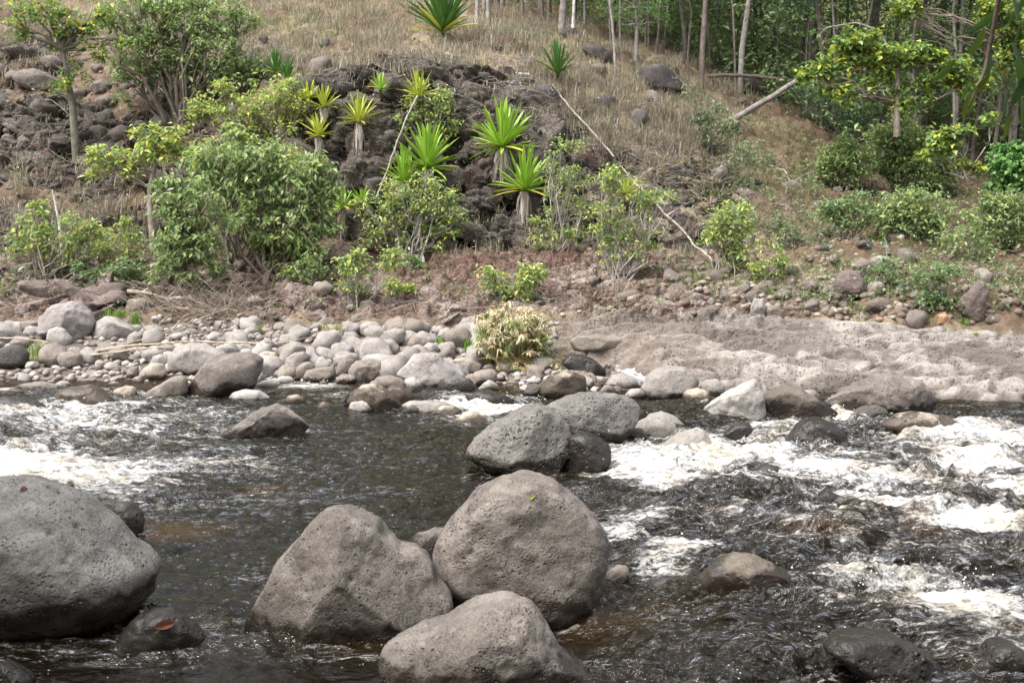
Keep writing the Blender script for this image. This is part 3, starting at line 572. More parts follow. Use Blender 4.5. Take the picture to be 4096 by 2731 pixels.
# frame | v of the foot | material | level | depth ratio | facets | name | label | outline
ROCKS = '''
BL|642|nearl|6|.8|1|boulder|huge pale grey pitted boulder cut off by the picture's edge, a curled leaf on top|-300,300 -120,160 0,128 120,135 260,165 370,215 440,265 520,340 600,430 650,480 700,500 720,540 715,580 695,600 700,660 640,720 540,790 400,830 200,860 0,880 -250,880 -420,600
BL|537|nearl|5|.8|1|boulder|small pitted boulder tucked behind the huge pale grey boulder|455,240 520,230 600,240 650,280 665,340 650,390 600,410 520,380 470,300
BL|646|near|6|.8|5|boulder|peaked grey-brown boulder with a sloping shoulder, nearest mid-stream|1120,800 1190,660 1220,600 1280,500 1370,400 1440,320 1510,275 1590,263 1660,285 1740,325 1780,390 1850,450 1920,460 1985,510 2010,600 2050,640 2085,700 2075,750 1980,800 1900,850 1700,900 1500,900 1300,880 1150,850
A|622|near|6|.8|4|boulder|largest upright oval boulder in the foreground, grey-brown with a dark notch|996,1300 1006,1240 1040,1190 1090,1130 1160,1090 1220,1082 1270,1100 1330,1150 1375,1190 1398,1240 1400,1290 1388,1340 1360,1400 1310,1450 1220,1460 1130,1440 1050,1420 1020,1370
A|556|near|4|.9|1|boulder|small rounded boulder wedged behind the peaked and the oval boulders|935,1255 955,1225 1000,1213 1035,1215 1050,1250 1030,1300 970,1300
A|698|near|6|.8|6|boulder|rough wedge-shaped boulder at the very front, low and grey-brown|875,1500 900,1470 960,1440 1020,1420 1090,1385 1160,1378 1210,1385 1250,1430 1290,1490 1350,1540 1400,1600 1380,1660 1200,1700 1000,1680 900,1590 875,1530
BL|652|wet|5|.8|2|boulder|low wet boulder with a brown dead leaf lying on it|480,950 540,870 590,800 640,750 700,732 780,730 830,760 880,800 935,860 900,920 800,950 700,970 600,970
BL|695|wet|4|.8|1|boulder|wet stone just breaking the surface in the bottom corner|-100,1069 -40,980 40,972 100,1000 160,1050 120,1130 -40,1150
BR|588|brown|4|.9|1|boulder|small egg-shaped stone against the side of the largest oval boulder|400,610 440,560 490,527 530,535 545,570 525,625 450,650
BR|603|darkcap|5|.85|4|boulder|blocky boulder, brown on top and wet black below, alone in the near rapids|860,600 900,540 960,495 1040,478 1120,490 1200,520 1270,555 1308,600 1310,690 1240,720 1120,730 1000,690 880,650
BR|684|wet|5|.9|3|slab_rock|broad low slab with water sliding over it and a dry pitted patch|1400,900 1480,845 1620,830 1740,845 1850,890 1930,950 2010,1050 1960,1120 1800,1130 1650,1060 1500,960 1440,880
BR|676|wet|4|.9|4|boulder|jagged wet black rock in the near corner of the rapids|2060,1010 2150,950 2200,880 2270,865 2330,900 2400,980 2400,1060 2200,1060
BR|516|dark|4|.9|1|boulder|dark rounded rock just entering the picture beside the churning foam|2265,300 2300,245 2352,228 2420,240 2440,300 2380,350 2290,340
BR|509|wet|4|.9|3|boulder|small pointed black rock poking out of the rapids|1385,260 1415,195 1440,182 1480,195 1545,228 1520,280 1420,290
BR|482|wet|4|.9|2|boulder|wet black hump with water pouring over its edge|1060,100 1160,54 1220,62 1248,90 1240,140 1150,170 1070,140
BR|592|wet|4|.9|1|boulder|low shining hump under a skin of water beside the blocky boulder|615,620 690,576 780,578 860,608 890,650 740,680 640,660
M|476|pit|6|.85|3|boulder|big dark grey boulder riddled with holes, triangular, in the middle of the river|752,1205 790,1150 850,1090 950,1010 1060,950 1140,912 1220,915 1290,940 1350,990 1395,1050 1412,1120 1416,1190 1380,1270 1330,1370 1200,1390 1050,1370 920,1320 820,1270
M|449|pit|6|.6|2|boulder|long leaning boulder with a pale top behind the hole-riddled one|1235,925 1330,872 1450,843 1560,834 1680,838 1760,856 1810,888 1832,940 1815,1005 1770,1070 1720,1140 1660,1200 1560,1200 1450,1130 1350,1040
M|474|wet|5|.8|4|boulder|angular wet black rock leaning on the hole-riddled boulder|1385,1110 1450,1073 1520,1083 1600,1113 1645,1150 1657,1190 1645,1270 1610,1340 1500,1370 1380,1370 1350,1280 1380,1180
M|470|wet|4|.9|1|boulder|tiny black wet stone at the foot of the angular black rock|1635,1300 1670,1252 1712,1255 1748,1290 1740,1330 1650,1330
L|438|near|5|.7|5|boulder|sharp-ridged pyramid-shaped grey rock standing alone in calm dark water|1335,1110 1390,1060 1500,1000 1600,938 1690,903 1750,928 1830,980 1905,1055 1850,1100 1750,1130 1600,1150 1450,1140
L|398|near|5|.7|1|boulder|tall smooth leaning boulder with a flat top, largest on the water's edge|1140,860 1158,800 1190,740 1250,660 1330,605 1450,588 1560,590 1612,628 1602,700 1572,770 1530,830 1400,880 1260,890 1160,880
L|400|brown|4|.8|4|boulder|pitted triangular rock leaning against the tall smooth boulder|845,865 900,830 980,780 1060,735 1120,728 1150,760 1150,840 1130,890 1000,900 900,895
L|399|tan|4|.8|3|boulder|small brown stone with a dark hollow face beside the pitted triangular rock|688,865 700,820 770,788 822,798 838,830 835,870 760,892
L|409|capped|5|.8|2|boulder|broad boulder with a tan top and grey wet flanks above the white water|312,935 328,860 350,820 420,800 480,800 540,788 600,800 650,840 690,880 706,915 600,950 450,960 340,960
L|414|wet|4|.8|3|boulder|low ragged wet black rock at the head of the far rapids|-120,950 -60,880 60,858 160,868 250,898 318,935 300,980 150,990 0,990
L|391|brown|4|.8|2|boulder|flat mottled rock lying in the calm side channel|55,805 150,775 260,766 340,780 375,805 340,840 200,845 90,835
L|395|tan|4|.8|1|boulder|smooth flat tan stone barely above the side channel|-80,830 0,806 90,801 158,828 100,850 -20,860
L|378|tan|3|.8|1|boulder|flat pale stone at the very edge where gravel meets the side channel|-60,770 -20,748 50,742 98,760 70,785 -20,790
L|386|pale|3|.8|1|boulder|small pale stone at the end of the flat mottled rock|330,785 370,762 410,764 438,785 400,805 345,802
L|402|pale|4|.8|1|boulder|whitish flat-topped stone at the foot of the tall smooth boulder|1385,875 1430,830 1510,812 1600,822 1665,872 1600,905 1450,905
L|404|tan|3|.8|1|boulder|tan stone half under water next to the whitish flat-topped one|1735,885 1760,855 1820,843 1872,872 1870,905 1780,915
L|411|tan|3|.9|1|boulder|lone small round stone with a pale dome in the calm pool|1938,940 1958,895 1990,882 2032,910 2030,950 1970,960
L|392|pale|3|.8|1|boulder|flat whitish stone in the shallow run behind the tall smooth boulder|1560,790 1610,758 1680,752 1725,775 1700,805 1600,812
L|389|pale|3|.8|1|boulder|small whitish stone in the shallow run next to the flat whitish stone|1680,760 1720,732 1780,735 1812,762 1760,780 1700,778
M|411|capped|5|.8|2|boulder|wide rounded tan boulder with a cracked flank, middle of the stream|30,890 70,820 130,783 200,778 270,808 330,860 375,925 340,960 200,965 80,940
M|409|pit|4|.8|1|boulder|dark grey spongy stone leaning on the wide tan boulder|-30,940 0,870 40,833 88,860 84,910 40,950
M|412|pale|4|.8|1|boulder|pale pitted stone in front of the wide tan boulder|35,945 60,890 130,866 182,885 205,940 150,965 60,965
M|403|capped|4|.8|2|boulder|dark wet stone with a pale cap beside the wide tan boulder|270,815 310,786 370,789 430,820 448,865 430,905 360,910 300,870
M|391|brown|4|.8|1|boulder|speckled brown stone behind the wide tan boulder|172,790 220,735 290,725 360,745 405,785 390,820 280,815
M|392|pale|4|.8|1|boulder|smooth pale upright stone beside the speckled brown one|382,755 440,736 482,768 502,815 470,840 410,832
M|386|purple|5|.8|3|boulder|big peaked grey boulder with a round hole and a ledge on its face|330,720 400,665 450,608 520,586 590,600 660,648 720,690 752,725 740,760 620,785 560,800 480,810 400,770
M|393|pit|4|.8|1|boulder|dark spongy oval stone in front of the big peaked boulder|586,805 600,758 650,738 730,733 800,758 825,797 800,840 700,850 620,845
M|386|brown|4|.8|2|boulder|long dark stone pointing at the sedge clump|745,745 850,698 920,688 952,710 957,755 920,792 850,800 790,785
M|375|brown|4|.8|1|boulder|rounded brown stone behind the long dark stone|685,690 740,650 800,638 857,660 852,702 780,728 710,720
M|382|brown|5|.8|2|boulder|barrel-shaped brown boulder at the edge of the cobble bar|36,770 45,690 90,638 170,628 243,650 260,700 242,760 150,785 60,785
M|397|capped|5|.8|1|boulder|round grey boulder with a wet foot below the sedge clump|1212,840 1225,790 1270,730 1340,698 1430,703 1490,738 1502,790 1480,855 1380,875 1270,868
M|395|dark|4|.9|1|boulder|small round dark stone touching the round grey boulder|1115,840 1140,790 1180,776 1222,790 1228,845 1170,865
M|398|grey|5|.8|1|boulder|large smooth brown boulder at the mouth of the small cascade|1835,810 1870,730 1920,690 2000,670 2092,678 2150,708 2188,760 2172,830 2092,880 1950,885 1860,865
M|391|grey|4|.8|1|boulder|rounded stone between the cascade and the round grey boulder|1615,780 1660,725 1720,713 1790,738 1815,772 1800,820 1740,845 1650,830
M|389|grey|3|.8|1|boulder|fist-sized stone squeezed beside the large smooth brown boulder|1766,805 1800,768 1840,778 1845,815 1790,828
M|394|brown|3|.8|1|boulder|low brown stone in front of the rounded stone near the cascade|1575,830 1610,788 1660,793 1710,840 1600,855
M|387|tan|4|.8|1|boulder|flat sandy-coloured rock under the round grey boulder's shoulder|1485,800 1500,743 1560,733 1640,738 1655,790 1560,812
M|398|pale|3|.8|1|boulder|flat pale stone in front of the large smooth brown boulder|1725,855 1770,813 1830,808 1878,855 1800,880
M|406|wet|4|.9|2|slab_rock|wet slab with water spilling over its lip in mid-stream|750,870 830,823 900,820 1000,848 1065,885 1000,940 900,950 800,900
M|414|grey|4|.9|2|slab_rock|flat submerged grey slab beside the small dark wedge|365,910 420,886 550,884 620,888 690,912 600,980 450,985
M|415|dark|3|.9|3|boulder|small dark wedge-shaped stone at the tail of the submerged slab|340,965 400,918 440,905 478,930 490,970 400,985
M|416|tan|4|.9|1|boulder|low pale tan stone by the white spill|560,950 620,912 690,915 745,942 700,1000 620,1000
M|425|tan|4|.9|2|boulder|rounded tan stone at the lower end of the white spill|690,1015 740,958 800,943 860,970 925,1030 850,1060 730,1060
M|408|wet|3|.9|2|boulder|small dark wet stone above the white spill|632,912 680,876 720,888 755,925 700,945
M|390|pale|4|.8|1|boulder|pale stone with a flat front at the shallow edge below the sedge|825,820 870,775 905,755 962,788 975,820 880,835
M|434|grey|4|.8|1|boulder|rounded grey rock half hidden behind the pale-topped one|1850,1020 1880,965 1960,948 2050,983 2118,1045 2080,1100 1950,1090
M|440|grey|4|.8|1|boulder|pale-topped rounded rock beside the long leaning boulder|1790,1060 1820,1010 1890,978 1980,983 2050,1028 2060,1080 2000,1120 1900,1140 1820,1110
M|444|dark|4|.9|1|boulder|small dark rounded stone in front of the pale-topped rock|1725,1105 1790,1050 1840,1053 1875,1100 1865,1160 1790,1165 1740,1140
R|457|grey|5|.8|1|boulder|squat pale pitted boulder at the edge of the rapids|-120,1160 -60,1100 0,1068 70,1058 130,1078 170,1125 190,1230 100,1275 -20,1260
R|424|pale|5|.6|5|boulder|pale triangular slab of rock with a straight upright edge|118,940 200,868 300,808 440,755 482,800 497,870 500,1040 400,1030 240,990
R|422|darkcap|5|.8|2|boulder|pitted grey boulder with a black underside next to the pale triangular slab|490,1000 492,860 560,820 640,796 720,808 810,858 900,918 945,960 945,1040 880,1030 700,1040 540,1030
R|448|wet|5|.9|1|boulder|smooth wet dome with water running off it in the rapids|620,1140 700,1030 760,990 840,986 920,1018 980,1068 1015,1125 960,1180 800,1195 660,1180
R|418|near|6|.8|4|boulder|large craggy grey rock with dark hollows at the foot of the ledge|860,905 950,848 1080,768 1180,723 1270,713 1360,743 1450,758 1530,838 1562,900 1562,970 1400,990 1250,1000 1100,1000 960,960
R|422|dark|4|.9|1|boulder|dark rounded stone under the large craggy rock|1010,1010 1060,940 1120,913 1200,908 1253,938 1260,995 1200,1025 1080,1035
R|443|capped|5|.8|1|boulder|long low boulder with a sandy top and wet dark end|1205,1030 1300,968 1400,948 1500,953 1620,978 1700,1018 1765,1080 1780,1150 1650,1170 1450,1130 1300,1080
R|464|wet|4|.9|1|slab_rock|smooth submerged hump with a pale crown under sliding water|1240,1210 1400,1172 1500,1173 1580,1200 1670,1290 1550,1310 1380,1280
R|442|wet|4|.9|3|boulder|wet rock with a dark hollow below the pale triangular slab|240,1090 310,1030 400,1018 442,1060 460,1120 380,1150 280,1130
R|402|tan|3|.9|1|boulder|small round tan stone in the water by the large smooth brown boulder|-10,860 20,820 90,803 142,820 180,878 130,905 30,905
R|397|grey|4|.9|1|boulder|rounded stone against the foot of the rock ledge|90,810 140,760 210,748 262,790 240,860 170,880 110,850
R|480|wet|4|.9|2|boulder|long wet black hump with streaks of water in the rapids|315,1290 380,1262 450,1256 542,1260 602,1300 625,1360 560,1395 420,1380
R|506|wet|4|.9|3|boulder|narrow dark ridge of rock slanting through the foam|460,1400 560,1368 650,1398 760,1455 828,1530 700,1545 560,1460
R|457|wet|3|.9|2|boulder|flat black stone beside the submerged hump|640,1190 680,1160 760,1170 778,1205 700,1215
M|379|wet|4|.8|4|boulder|blue-black wet rock beside the small cascade|1340,650 1400,600 1480,603 1560,638 1612,690 1620,745 1500,755 1400,710
M|350|brown|5|.8|2|boulder|dark brown hummock of rock above the small cascade|1400,520 1430,490 1560,480 1680,485 1765,500 1760,540 1640,575 1500,590 1410,570
L|341|purple|5|.8|5|boulder|largest pale angular boulder standing on the gravel bar|232,450 250,370 330,300 430,270 480,278 550,348 580,410 562,465 500,525 430,530 330,490 245,485
L|339|purple|4|.8|4|boulder|purplish low boulder behind the largest pale angular one|555,510 580,420 640,368 700,370 760,408 830,438 838,490 700,520
L|343|purple|4|.8|2|boulder|smooth pinkish boulder at the picture's edge on the gravel bar|-110,510 -60,420 0,398 60,408 120,458 155,510 60,550 -50,550
L|330|brown|4|.8|4|boulder|flat grey rock with a hollow beneath it, behind the gravel bar|90,440 120,400 180,390 250,395 258,430 180,478 110,480
L|346|pale|4|.8|2|boulder|whitish boulder in front of the largest pale angular one|285,510 300,448 350,428 400,448 442,505 430,560 340,560
L|369|dark|4|.8|2|boulder|dark grey rounded boulder beside the grass tuft|-90,650 -40,580 60,538 130,543 175,590 162,665 60,695 -40,685
L|369|brown|4|.8|1|boulder|brown pitted boulder sitting on small pebbles past the grass tuft|352,625 370,588 440,576 502,600 502,655 440,700 375,680
L|380|tan|4|.8|2|boulder|tan stone standing at the water's edge below the large pale boulder|842,745 870,690 930,653 1000,658 1022,700 1012,750 930,768
L|375|grey|5|.8|2|boulder|large pale boulder half hidden behind the tall smooth one|1020,710 1035,610 1080,558 1160,530 1250,538 1350,568 1390,600 1300,710 1180,740
L|368|grey|4|.8|1|boulder|rounded boulder against the side of the large pale one|915,665 940,610 990,596 1052,618 1060,675 1000,695 945,680
L|378|brown|3|.8|2|boulder|brown angular stone next to the tan stone at the water's edge|765,750 800,680 852,668 845,745 800,758
L|346|grey|4|.8|1|boulder|egg-shaped grey stone on the back of the gravel bar|776,535 788,480 830,456 872,475 874,535 820,555
L|337|grey|4|.8|1|boulder|domed pitted grey boulder on the back of the bar by the driftwood|836,480 880,430 940,420 1002,440 1015,485 980,510 880,505
L|353|grey|4|.8|3|boulder|small angular grey rock peeping over the tall smooth boulder|1420,590 1450,540 1500,528 1560,558 1590,600 1500,615
L|367|tan|4|.8|1|boulder|round tan stone behind the tall smooth boulder's edge|1575,610 1620,578 1690,588 1712,640 1680,685 1620,685
L|372|grey|4|.8|2|boulder|upright grey boulder in the pile past the tall smooth one|1695,660 1730,570 1780,528 1830,523 1872,558 1874,610 1790,690 1720,705
L|375|grey|4|.7|4|boulder|leaning stone with a pale facet resting on the pile|1730,700 1750,630 1800,588 1870,578 1888,620 1835,690 1780,735
L|380|brown|4|.8|1|boulder|dark oval cobble leaning below the pale-faceted stone|1785,730 1800,690 1850,650 1900,643 1928,670 1905,720 1850,765 1800,760
L|382|brown|4|.8|1|boulder|long oval cobble at the water's edge below the pile|1850,750 1880,700 1960,678 2040,673 2060,710 2045,765 1900,780
M|379|brown|4|.8|1|boulder|oval brown stone beside the barrel-shaped boulder|-40,730 -20,650 30,608 82,638 74,705 20,745
M|371|pale|4|.8|2|boulder|wide pale boulder behind the barrel-shaped one|105,650 150,603 230,593 320,608 368,650 350,690 250,700
M|346|grey|4|.8|2|boulder|slanting pale grey boulder at the back of the bar|225,520 260,460 330,435 388,450 392,515 320,550
M|361|grey|4|.8|1|boulder|rounded greenish-grey boulder mid-bar towards the sedge|375,610 400,558 470,538 522,558 515,605 450,640 390,632
M|363|brown|4|.8|1|boulder|dark grey rounded stone near the sedge roots|585,610 620,565 670,543 698,590 695,640 650,655
M|367|tan|3|.8|1|boulder|flat tan stone between the grey rounded stones and the sedge|650,660 700,623 770,618 810,645 740,668
R|298|maroon|5|.8|2|boulder|big maroon boulder with pale flecks on the rubble slope|925,180 950,110 1000,80 1060,88 1112,150 1118,205 1080,250 1000,262 945,230
R|322|maroon|5|.5|3|boulder|tall brown fin-shaped boulder standing upright near the picture's edge|1680,310 1700,260 1760,200 1800,153 1842,153 1872,200 1867,300 1845,400 1780,410 1700,350
R|270|grey|4|.8|2|boulder|isolated grey boulder higher up on the leafy slope|1138,60 1150,10 1200,-8 1262,0 1278,30 1240,80 1180,88
R|319|purple|4|.8|6|boulder|upright squarish block of grey rock with a broken top|405,375 415,310 438,252 470,262 502,248 504,330 500,385
R|319|maroon|4|.8|4|boulder|brown angular boulder next to the upright square block|495,380 500,318 550,298 620,328 655,375 560,395
R|326|orange|4|.8|1|boulder|rusty orange stone near the foot of the fin-shaped boulder|1545,425 1560,360 1600,343 1642,370 1634,428
R|323|orange|3|.8|1|boulder|small ochre stone alone at the back of the rock ledge|1162,405 1190,368 1225,373 1240,408
R|318|maroon|3|.8|2|boulder|rounded maroon stone under the overhanging earth bank|1285,340 1320,303 1372,318 1374,358 1311,362
R|325|maroon|4|.8|2|boulder|brown rounded rock at the foot of the fin-shaped boulder, its far side|1840,400 1870,355 1930,350 1975,380 1960,415 1880,420
R|291|maroon|4|.8|3|boulder|reddish brown boulder cut by the picture's edge above the ledge|2000,250 2030,200 2100,190 2150,220 2120,280 2040,285
T2|242|cliff|5|.8|4|boulder|dark block fallen at the foot of the cliff|690,1410 720,1368 780,1353 870,1378 905,1430 855,1485 760,1490
T2|107|black|4|.8|4|boulder|black rock with white lichen on the grassy slope, pole leaning on it|1160,570 1190,525 1290,518 1340,588 1375,645 1280,665 1190,630
T2|93|black|4|.8|4|boulder|largest black lichened rock below the forest edge|1820,450 1850,400 1940,385 2030,430 2080,500 2090,560 1950,575 1850,540
T2|62|black|4|.8|4|boulder|long black rock at the top of the grass beside the thin sapling|1470,300 1500,265 1580,280 1650,320 1668,375 1600,400 1500,340
T2|42|black|4|.8|3|boulder|black rock under the trees near the white dead trunk|1350,210 1370,165 1430,170 1465,220 1430,262 1370,255
T2|107|black|4|.8|2|boulder|squarish dark rock low in the dry grass|1810,640 1830,598 1900,592 1935,640 1900,675 1830,670
T3|97|black|4|.9|3|boulder|huge shadowed black rock under the forest beside the fallen trunk|270,480 290,430 360,445 460,500 560,560 620,600 560,640 400,610 300,540
T1|93|slope|5|.8|2|boulder|largest brown boulder on the upper slope by the ochre-barked tree|80,470 120,430 230,422 300,445 375,500 382,550 300,580 190,560 110,520
T1|70|slope|4|.8|3|boulder|dark brown rock behind the ochre-barked tree's fork|238,370 270,340 340,338 390,380 380,430 300,430
T1|96|slope|4|.8|2|boulder|long brown rock in the shade behind the ochre-barked tree|535,560 570,500 640,480 690,520 680,570 600,590
T1|83|tan|4|.8|2|boulder|tan rock patch between the two upper green trees|680,470 700,425 750,420 795,470 770,510 710,505
T1|58|slope|4|.8|2|boulder|brown rounded rock at the picture's edge high on the slope|-30,340 -10,290 40,290 60,340 30,370 -20,365
L|313|brown|4|.8|3|boulder|dark squared rock under the leaning tree beside the driftwood|765,320 790,265 870,250 950,280 945,350 850,370 790,355
L|303|brown|4|.8|3|boulder|brown slab-like rock next to the leaning tree's roots|640,300 690,255 760,235 805,250 770,320 690,330
L|297|dark|3|.8|2|boulder|dark stone in the heap under the big round shrub|1480,250 1520,230 1580,240 1590,275 1500,280
L|301|dark|3|.8|1|boulder|roundest dark stone in the heap under the big shrub|1630,260 1660,235 1705,245 1710,300 1650,300
M|309|brown|4|.8|4|boulder|block of brown rock at the foot of the small leafy sapling|105,330 120,275 180,262 220,300 215,340 150,350
M|303|brown|4|.8|4|boulder|squarish brown stone above the block near the sapling|60,250 90,190 150,200 160,250 110,265
'''
def smooth_radius(pts, n=240, k=5):
    """outline as a distance for each direction from its middle"""
    P = np.array(pts); c = (P.max(0) + P.min(0)) / 2; Q = P - c
    # pack the polygon densely, read off the radius for each direction
    D = []
    for i in range(len(Q)):
        a, b = Q[i], Q[(i + 1) % len(Q)]; D.append(a + (b - a) * np.linspace(0, 1, 40, endpoint=False)[:, None])
    D = np.concatenate(D); th = np.arctan2(D[:, 1], D[:, 0]); r = np.hypot(D[:, 0], D[:, 1])
    out = np.zeros(n); bins = ((th + np.pi) / (2 * np.pi) * n).astype(int) % n
    np.maximum.at(out, bins, r)
    ok = out > 0; out = np.interp(np.arange(n), np.arange(n)[ok], out[ok], period=n)
    ker = np.hanning(k + 2)[1:-1]; ker /= ker.sum(); out = np.convolve(np.concatenate([out[-k:], out, out[:k]]), ker, 'same')[k:-k]
    return c, out
ROCK_LIST = []
def add_rock(fr, vf, mat, lev, dr, facets, name, label, pts, seed, uf=None):
    pp = [px(fr, *p) for p in pts]; us = [p[0] for p in pp]; uc = (max(us) + min(us)) / 2
    foot = hit(uc, vf)
    wpx = max(us) - min(us); hpx = max(p[1] for p in pp) - min(p[1] for p in pp)
    dist = foot.y; size = min(wpx, hpx * 1.5) / FPX * dist
    b = size * .5 * dr
    dc = foot.y + b * .55
    W = [at_depth(u, v, dc) for u, v in pp]
    c, rad = smooth_radius([(p.x, p.z) for p in W], k=5 if lev > 4 else 7)
    D, F = ico(lev); n = len(rad)
    th = np.arctan2(D[:, 2], D[:, 0]); r = np.interp((th + np.pi) / (2 * np.pi) * n, np.arange(n) + .5, rad, period=n)
    cp = np.hypot(D[:, 0], D[:, 2]); e = .85
    q = np.where(cp > 1e-6, cp, 1) ; ux = D[:, 0] / q; uz = D[:, 2] / q
    rr = r * cp ** e
    # towards the poles the outline's own shape fades out so the faces stay smooth
    mean = rad.mean(); rr = (r * cp + mean * 0 * (1 - cp)) ** 1 * cp ** (e - 1 + 1e-9)
    V = np.stack([ux * rr, np.sign(D[:, 1]) * b * np.abs(D[:, 1]) ** .92, uz * rr], 1)
    rs = np.random.default_rng(seed); big = (rad.max())
    # broad flat faces
    for k in range(facets):
        a = rs.uniform(-.75, .75); el = rs.uniform(-.3, .42)
        nn = np.array([math.sin(a) * math.cos(el), -math.cos(a) * math.cos(el), math.sin(el)]) * (1 if rs.random() < .8 else 1)
        d = V @ nn; m = d.max() * rs.uniform(.72, .9); ov = np.maximum(d - m, 0)
        V = V - nn[None, :] * (ov * .8)[:, None]
    # roughness
    Pn = V / max(big, .05) + seed * 3.7
    nrm = D / np.array([1, 1, 1.])
    amp = big * (.034 if lev == 6 else .032 + .0045 * facets)
    disp = fbm(Pn * 1.3, 3, seed) * amp * 1.1
    if lev >= 4: disp = disp + billow(Pn * 2.6, 3, seed + 5) * amp * .28 * (1 + .3 * facets)
    if lev >= 5:
        Pw = V + np.array([foot.x, foot.y, 0])
        disp = disp + fbm(Pw * 9, 3, seed + 9) * .010 + fbm(Pn * 7, 3, seed + 12) * amp * .10
        if mat in ('pit', 'nearl', 'near'):
            s = {'pit': 16, 'nearl': 13, 'near': 15}[mat]
            f1, f2, i_ = voronoi(Pw * s, seed); msk = sstep(-.15, .2, fbm(Pw * 2.2, 2, seed + 3)) * (i_ > {'pit': .25, 'nearl': .62, 'near': .74}[mat])
            disp = disp - (1 - sstep(.10, .34, f1)) * msk * {'pit': .022, 'nearl': .020, 'near': .014}[mat]
    V = V + nrm * disp[:, None]
    o0 = Vector((c[0], dc, c[1]))
    me = mesh_np(name, V, F, attrs=None)
    o = obj(name, me, MR[mat], loc=o0, label=label, category='rock')
    ROCK_LIST.append((o, foot, max(us) - min(us), pp))
    if land(foot.x, foot.y) < .02: WATER_ROCKS.append((c[0], dc, (max(us) - min(us)) / FPX * dist * .46))
    return o
for i, line in enumerate(ROCKS.strip().split('\n')):
    fr, vf, mat, lev, dr, fc, nm, lab, pts = line.split('|')
    pts = [tuple(float(a) for a in p.split(',')) for p in pts.split()]
    add_rock(fr, float(vf), mat, int(lev), float(dr), int(fc), nm, lab, pts, 11 + i)

# ---- cobbles on the bar: one by one
def pebble_mesh(seed, lev, flat, ang=0):
    D, F = ico(lev); rs = np.random.default_rng(seed)
    V = D * np.array([1, rs.uniform(.65, .9), flat]); V = V + D * (fbm(D * 1.1 + seed, 2, seed) * .28)[:, None]
    for k in range(ang):
        nn = rs.normal(size=3); nn /= np.linalg.norm(nn); d = V @ nn; m = d.max() * rs.uniform(.6, .85); V = V - nn * (np.maximum(d - m, 0) * .9)[:, None]
    return V, F
def scatter_stones(name, label, group, n, box, accept, size, mats, ang, flat, sink, category='rock', avoid=.8, seed=1):
    rs = np.random.default_rng(seed); protos = []
    for k in range(10):
        V, F = pebble_mesh(seed * 50 + k, 3, rs.uniform(*flat), ang)
        for m in mats: protos.append((mesh_np(name, V, F), m))
    placed = [(p[1].x, p[1].y + .08, p[2] / FPX * p[1].y * .45) for p in ROCK_LIST] + [(o.location.x, o.location.y, o.scale.x) for o in scene.objects if o.get('group')]; cnt = 0; tries = 0
    while cnt < n and tries < n * 60:
        tries += 1
        u = rs.uniform(box[0], box[1]); v = rs.uniform(box[2], box[3])
        if not accept(u, v): continue
        h = hit(u, v, True)
        s = size[0] * (size[1] / size[0]) ** (rs.random() ** 1.6)
        if any((h.x - a) ** 2 + ((h.y - b) * .9) ** 2 < (avoid * (s + c)) ** 2 for a, b, c in placed): continue
        placed.append((h.x, h.y, s)); me, m = protos[rs.integers(len(protos))]
        z = max(ground_z(h.x, h.y), -.06)
        o = obj(name, me, MR[m], loc=(h.x, h.y, z + s * sink), label=label, category=category, group=group)
        if len(me.materials) == 0: me.materials.append(MR[m])
        o.scale = (s, s, s); o.rotation_euler = (rs.uniform(-.3, .3), rs.uniform(-.3, .3), rs.uniform(0, 6.28)); cnt += 1
scatter_stones('cobble', 'rounded grey cobble packed in the pile', 'cobbles on the gravel bar', 45, (285, 480, 334, 380), lambda u, v: True, (.14, .27), ['grey', 'brown', 'grey', 'purple'], 0, (.6, .85), .4, avoid=.62, seed=33)
scatter_stones('cobble', 'rounded pale river cobble lying among others on the gravel bar', 'cobbles on the gravel bar', 205, (-20, 560, 326, 384),
               lambda u, v: v < 384 - .022 * max(0, 200 - u) and not (0 < u < 130 and v > 340 and rng.random() < .8), (.06, .25), ['pale', 'grey', 'pale', 'purple', 'brown', 'grey'], 0, (.55, .85), .42, avoid=.72, seed=3)
scatter_stones('cobble', 'flat tan cobble in the shallow water below the sedge clump', 'cobbles below the sedge clump', 30, (420, 600, 370, 394), lambda u, v: True, (.06, .15), ['tan', 'pale', 'grey'], 0, (.45, .7), .3, seed=4)
scatter_stones('rubble_rock', 'brown angular rock in the rubble between ledge and wooded slope', 'brown rubble behind the ledge', 120, (600, 1050, 262, 322),
               lambda u, v: (v > 285 or rng.random() < .35) and (u > 660 or rng.random() < .2), (.08, .24), ['maroon', 'slope', 'maroon', 'brown', 'slope'], 5, (.6, .9), .3, avoid=.75, seed=5)
scatter_stones('slope_rock', 'dark brown rock bedded in the stony slope among the upper green trees', 'dark rocks on the upper slope', 90, (-10, 330, 38, 150),
               lambda u, v: v < 150 - .12 * u * (u < 200) + 10, (.12, .42), ['slope', 'slope', 'maroon', 'dark'], 4, (.6, .9), .1, avoid=.8, seed=6)
scatter_stones('slope_rock', 'small stone in the shade under the big round shrub', 'stones under the big shrub', 60, (190, 360, 262, 322), lambda u, v: True, (.06, .17), ['slope', 'brown', 'dark'], 2, (.6, .9), .3, seed=7)
scatter_stones('slope_rock', 'dark rock lying in the dry grass below the forest edge', 'dark rocks in the dry grass', 34, (440, 800, 50, 130), lambda u, v: True, (.12, .36), ['black', 'dark', 'slope'], 4, (.5, .8), .1, seed=8)
scatter_stones('slope_rock', 'brown stone half buried in leaf litter on the wooded slope', 'stones on the wooded slope', 60, (700, 1040, 170, 268), lambda u, v: True, (.09, .28), ['slope', 'maroon', 'dark'], 3, (.5, .8), .1, seed=9)
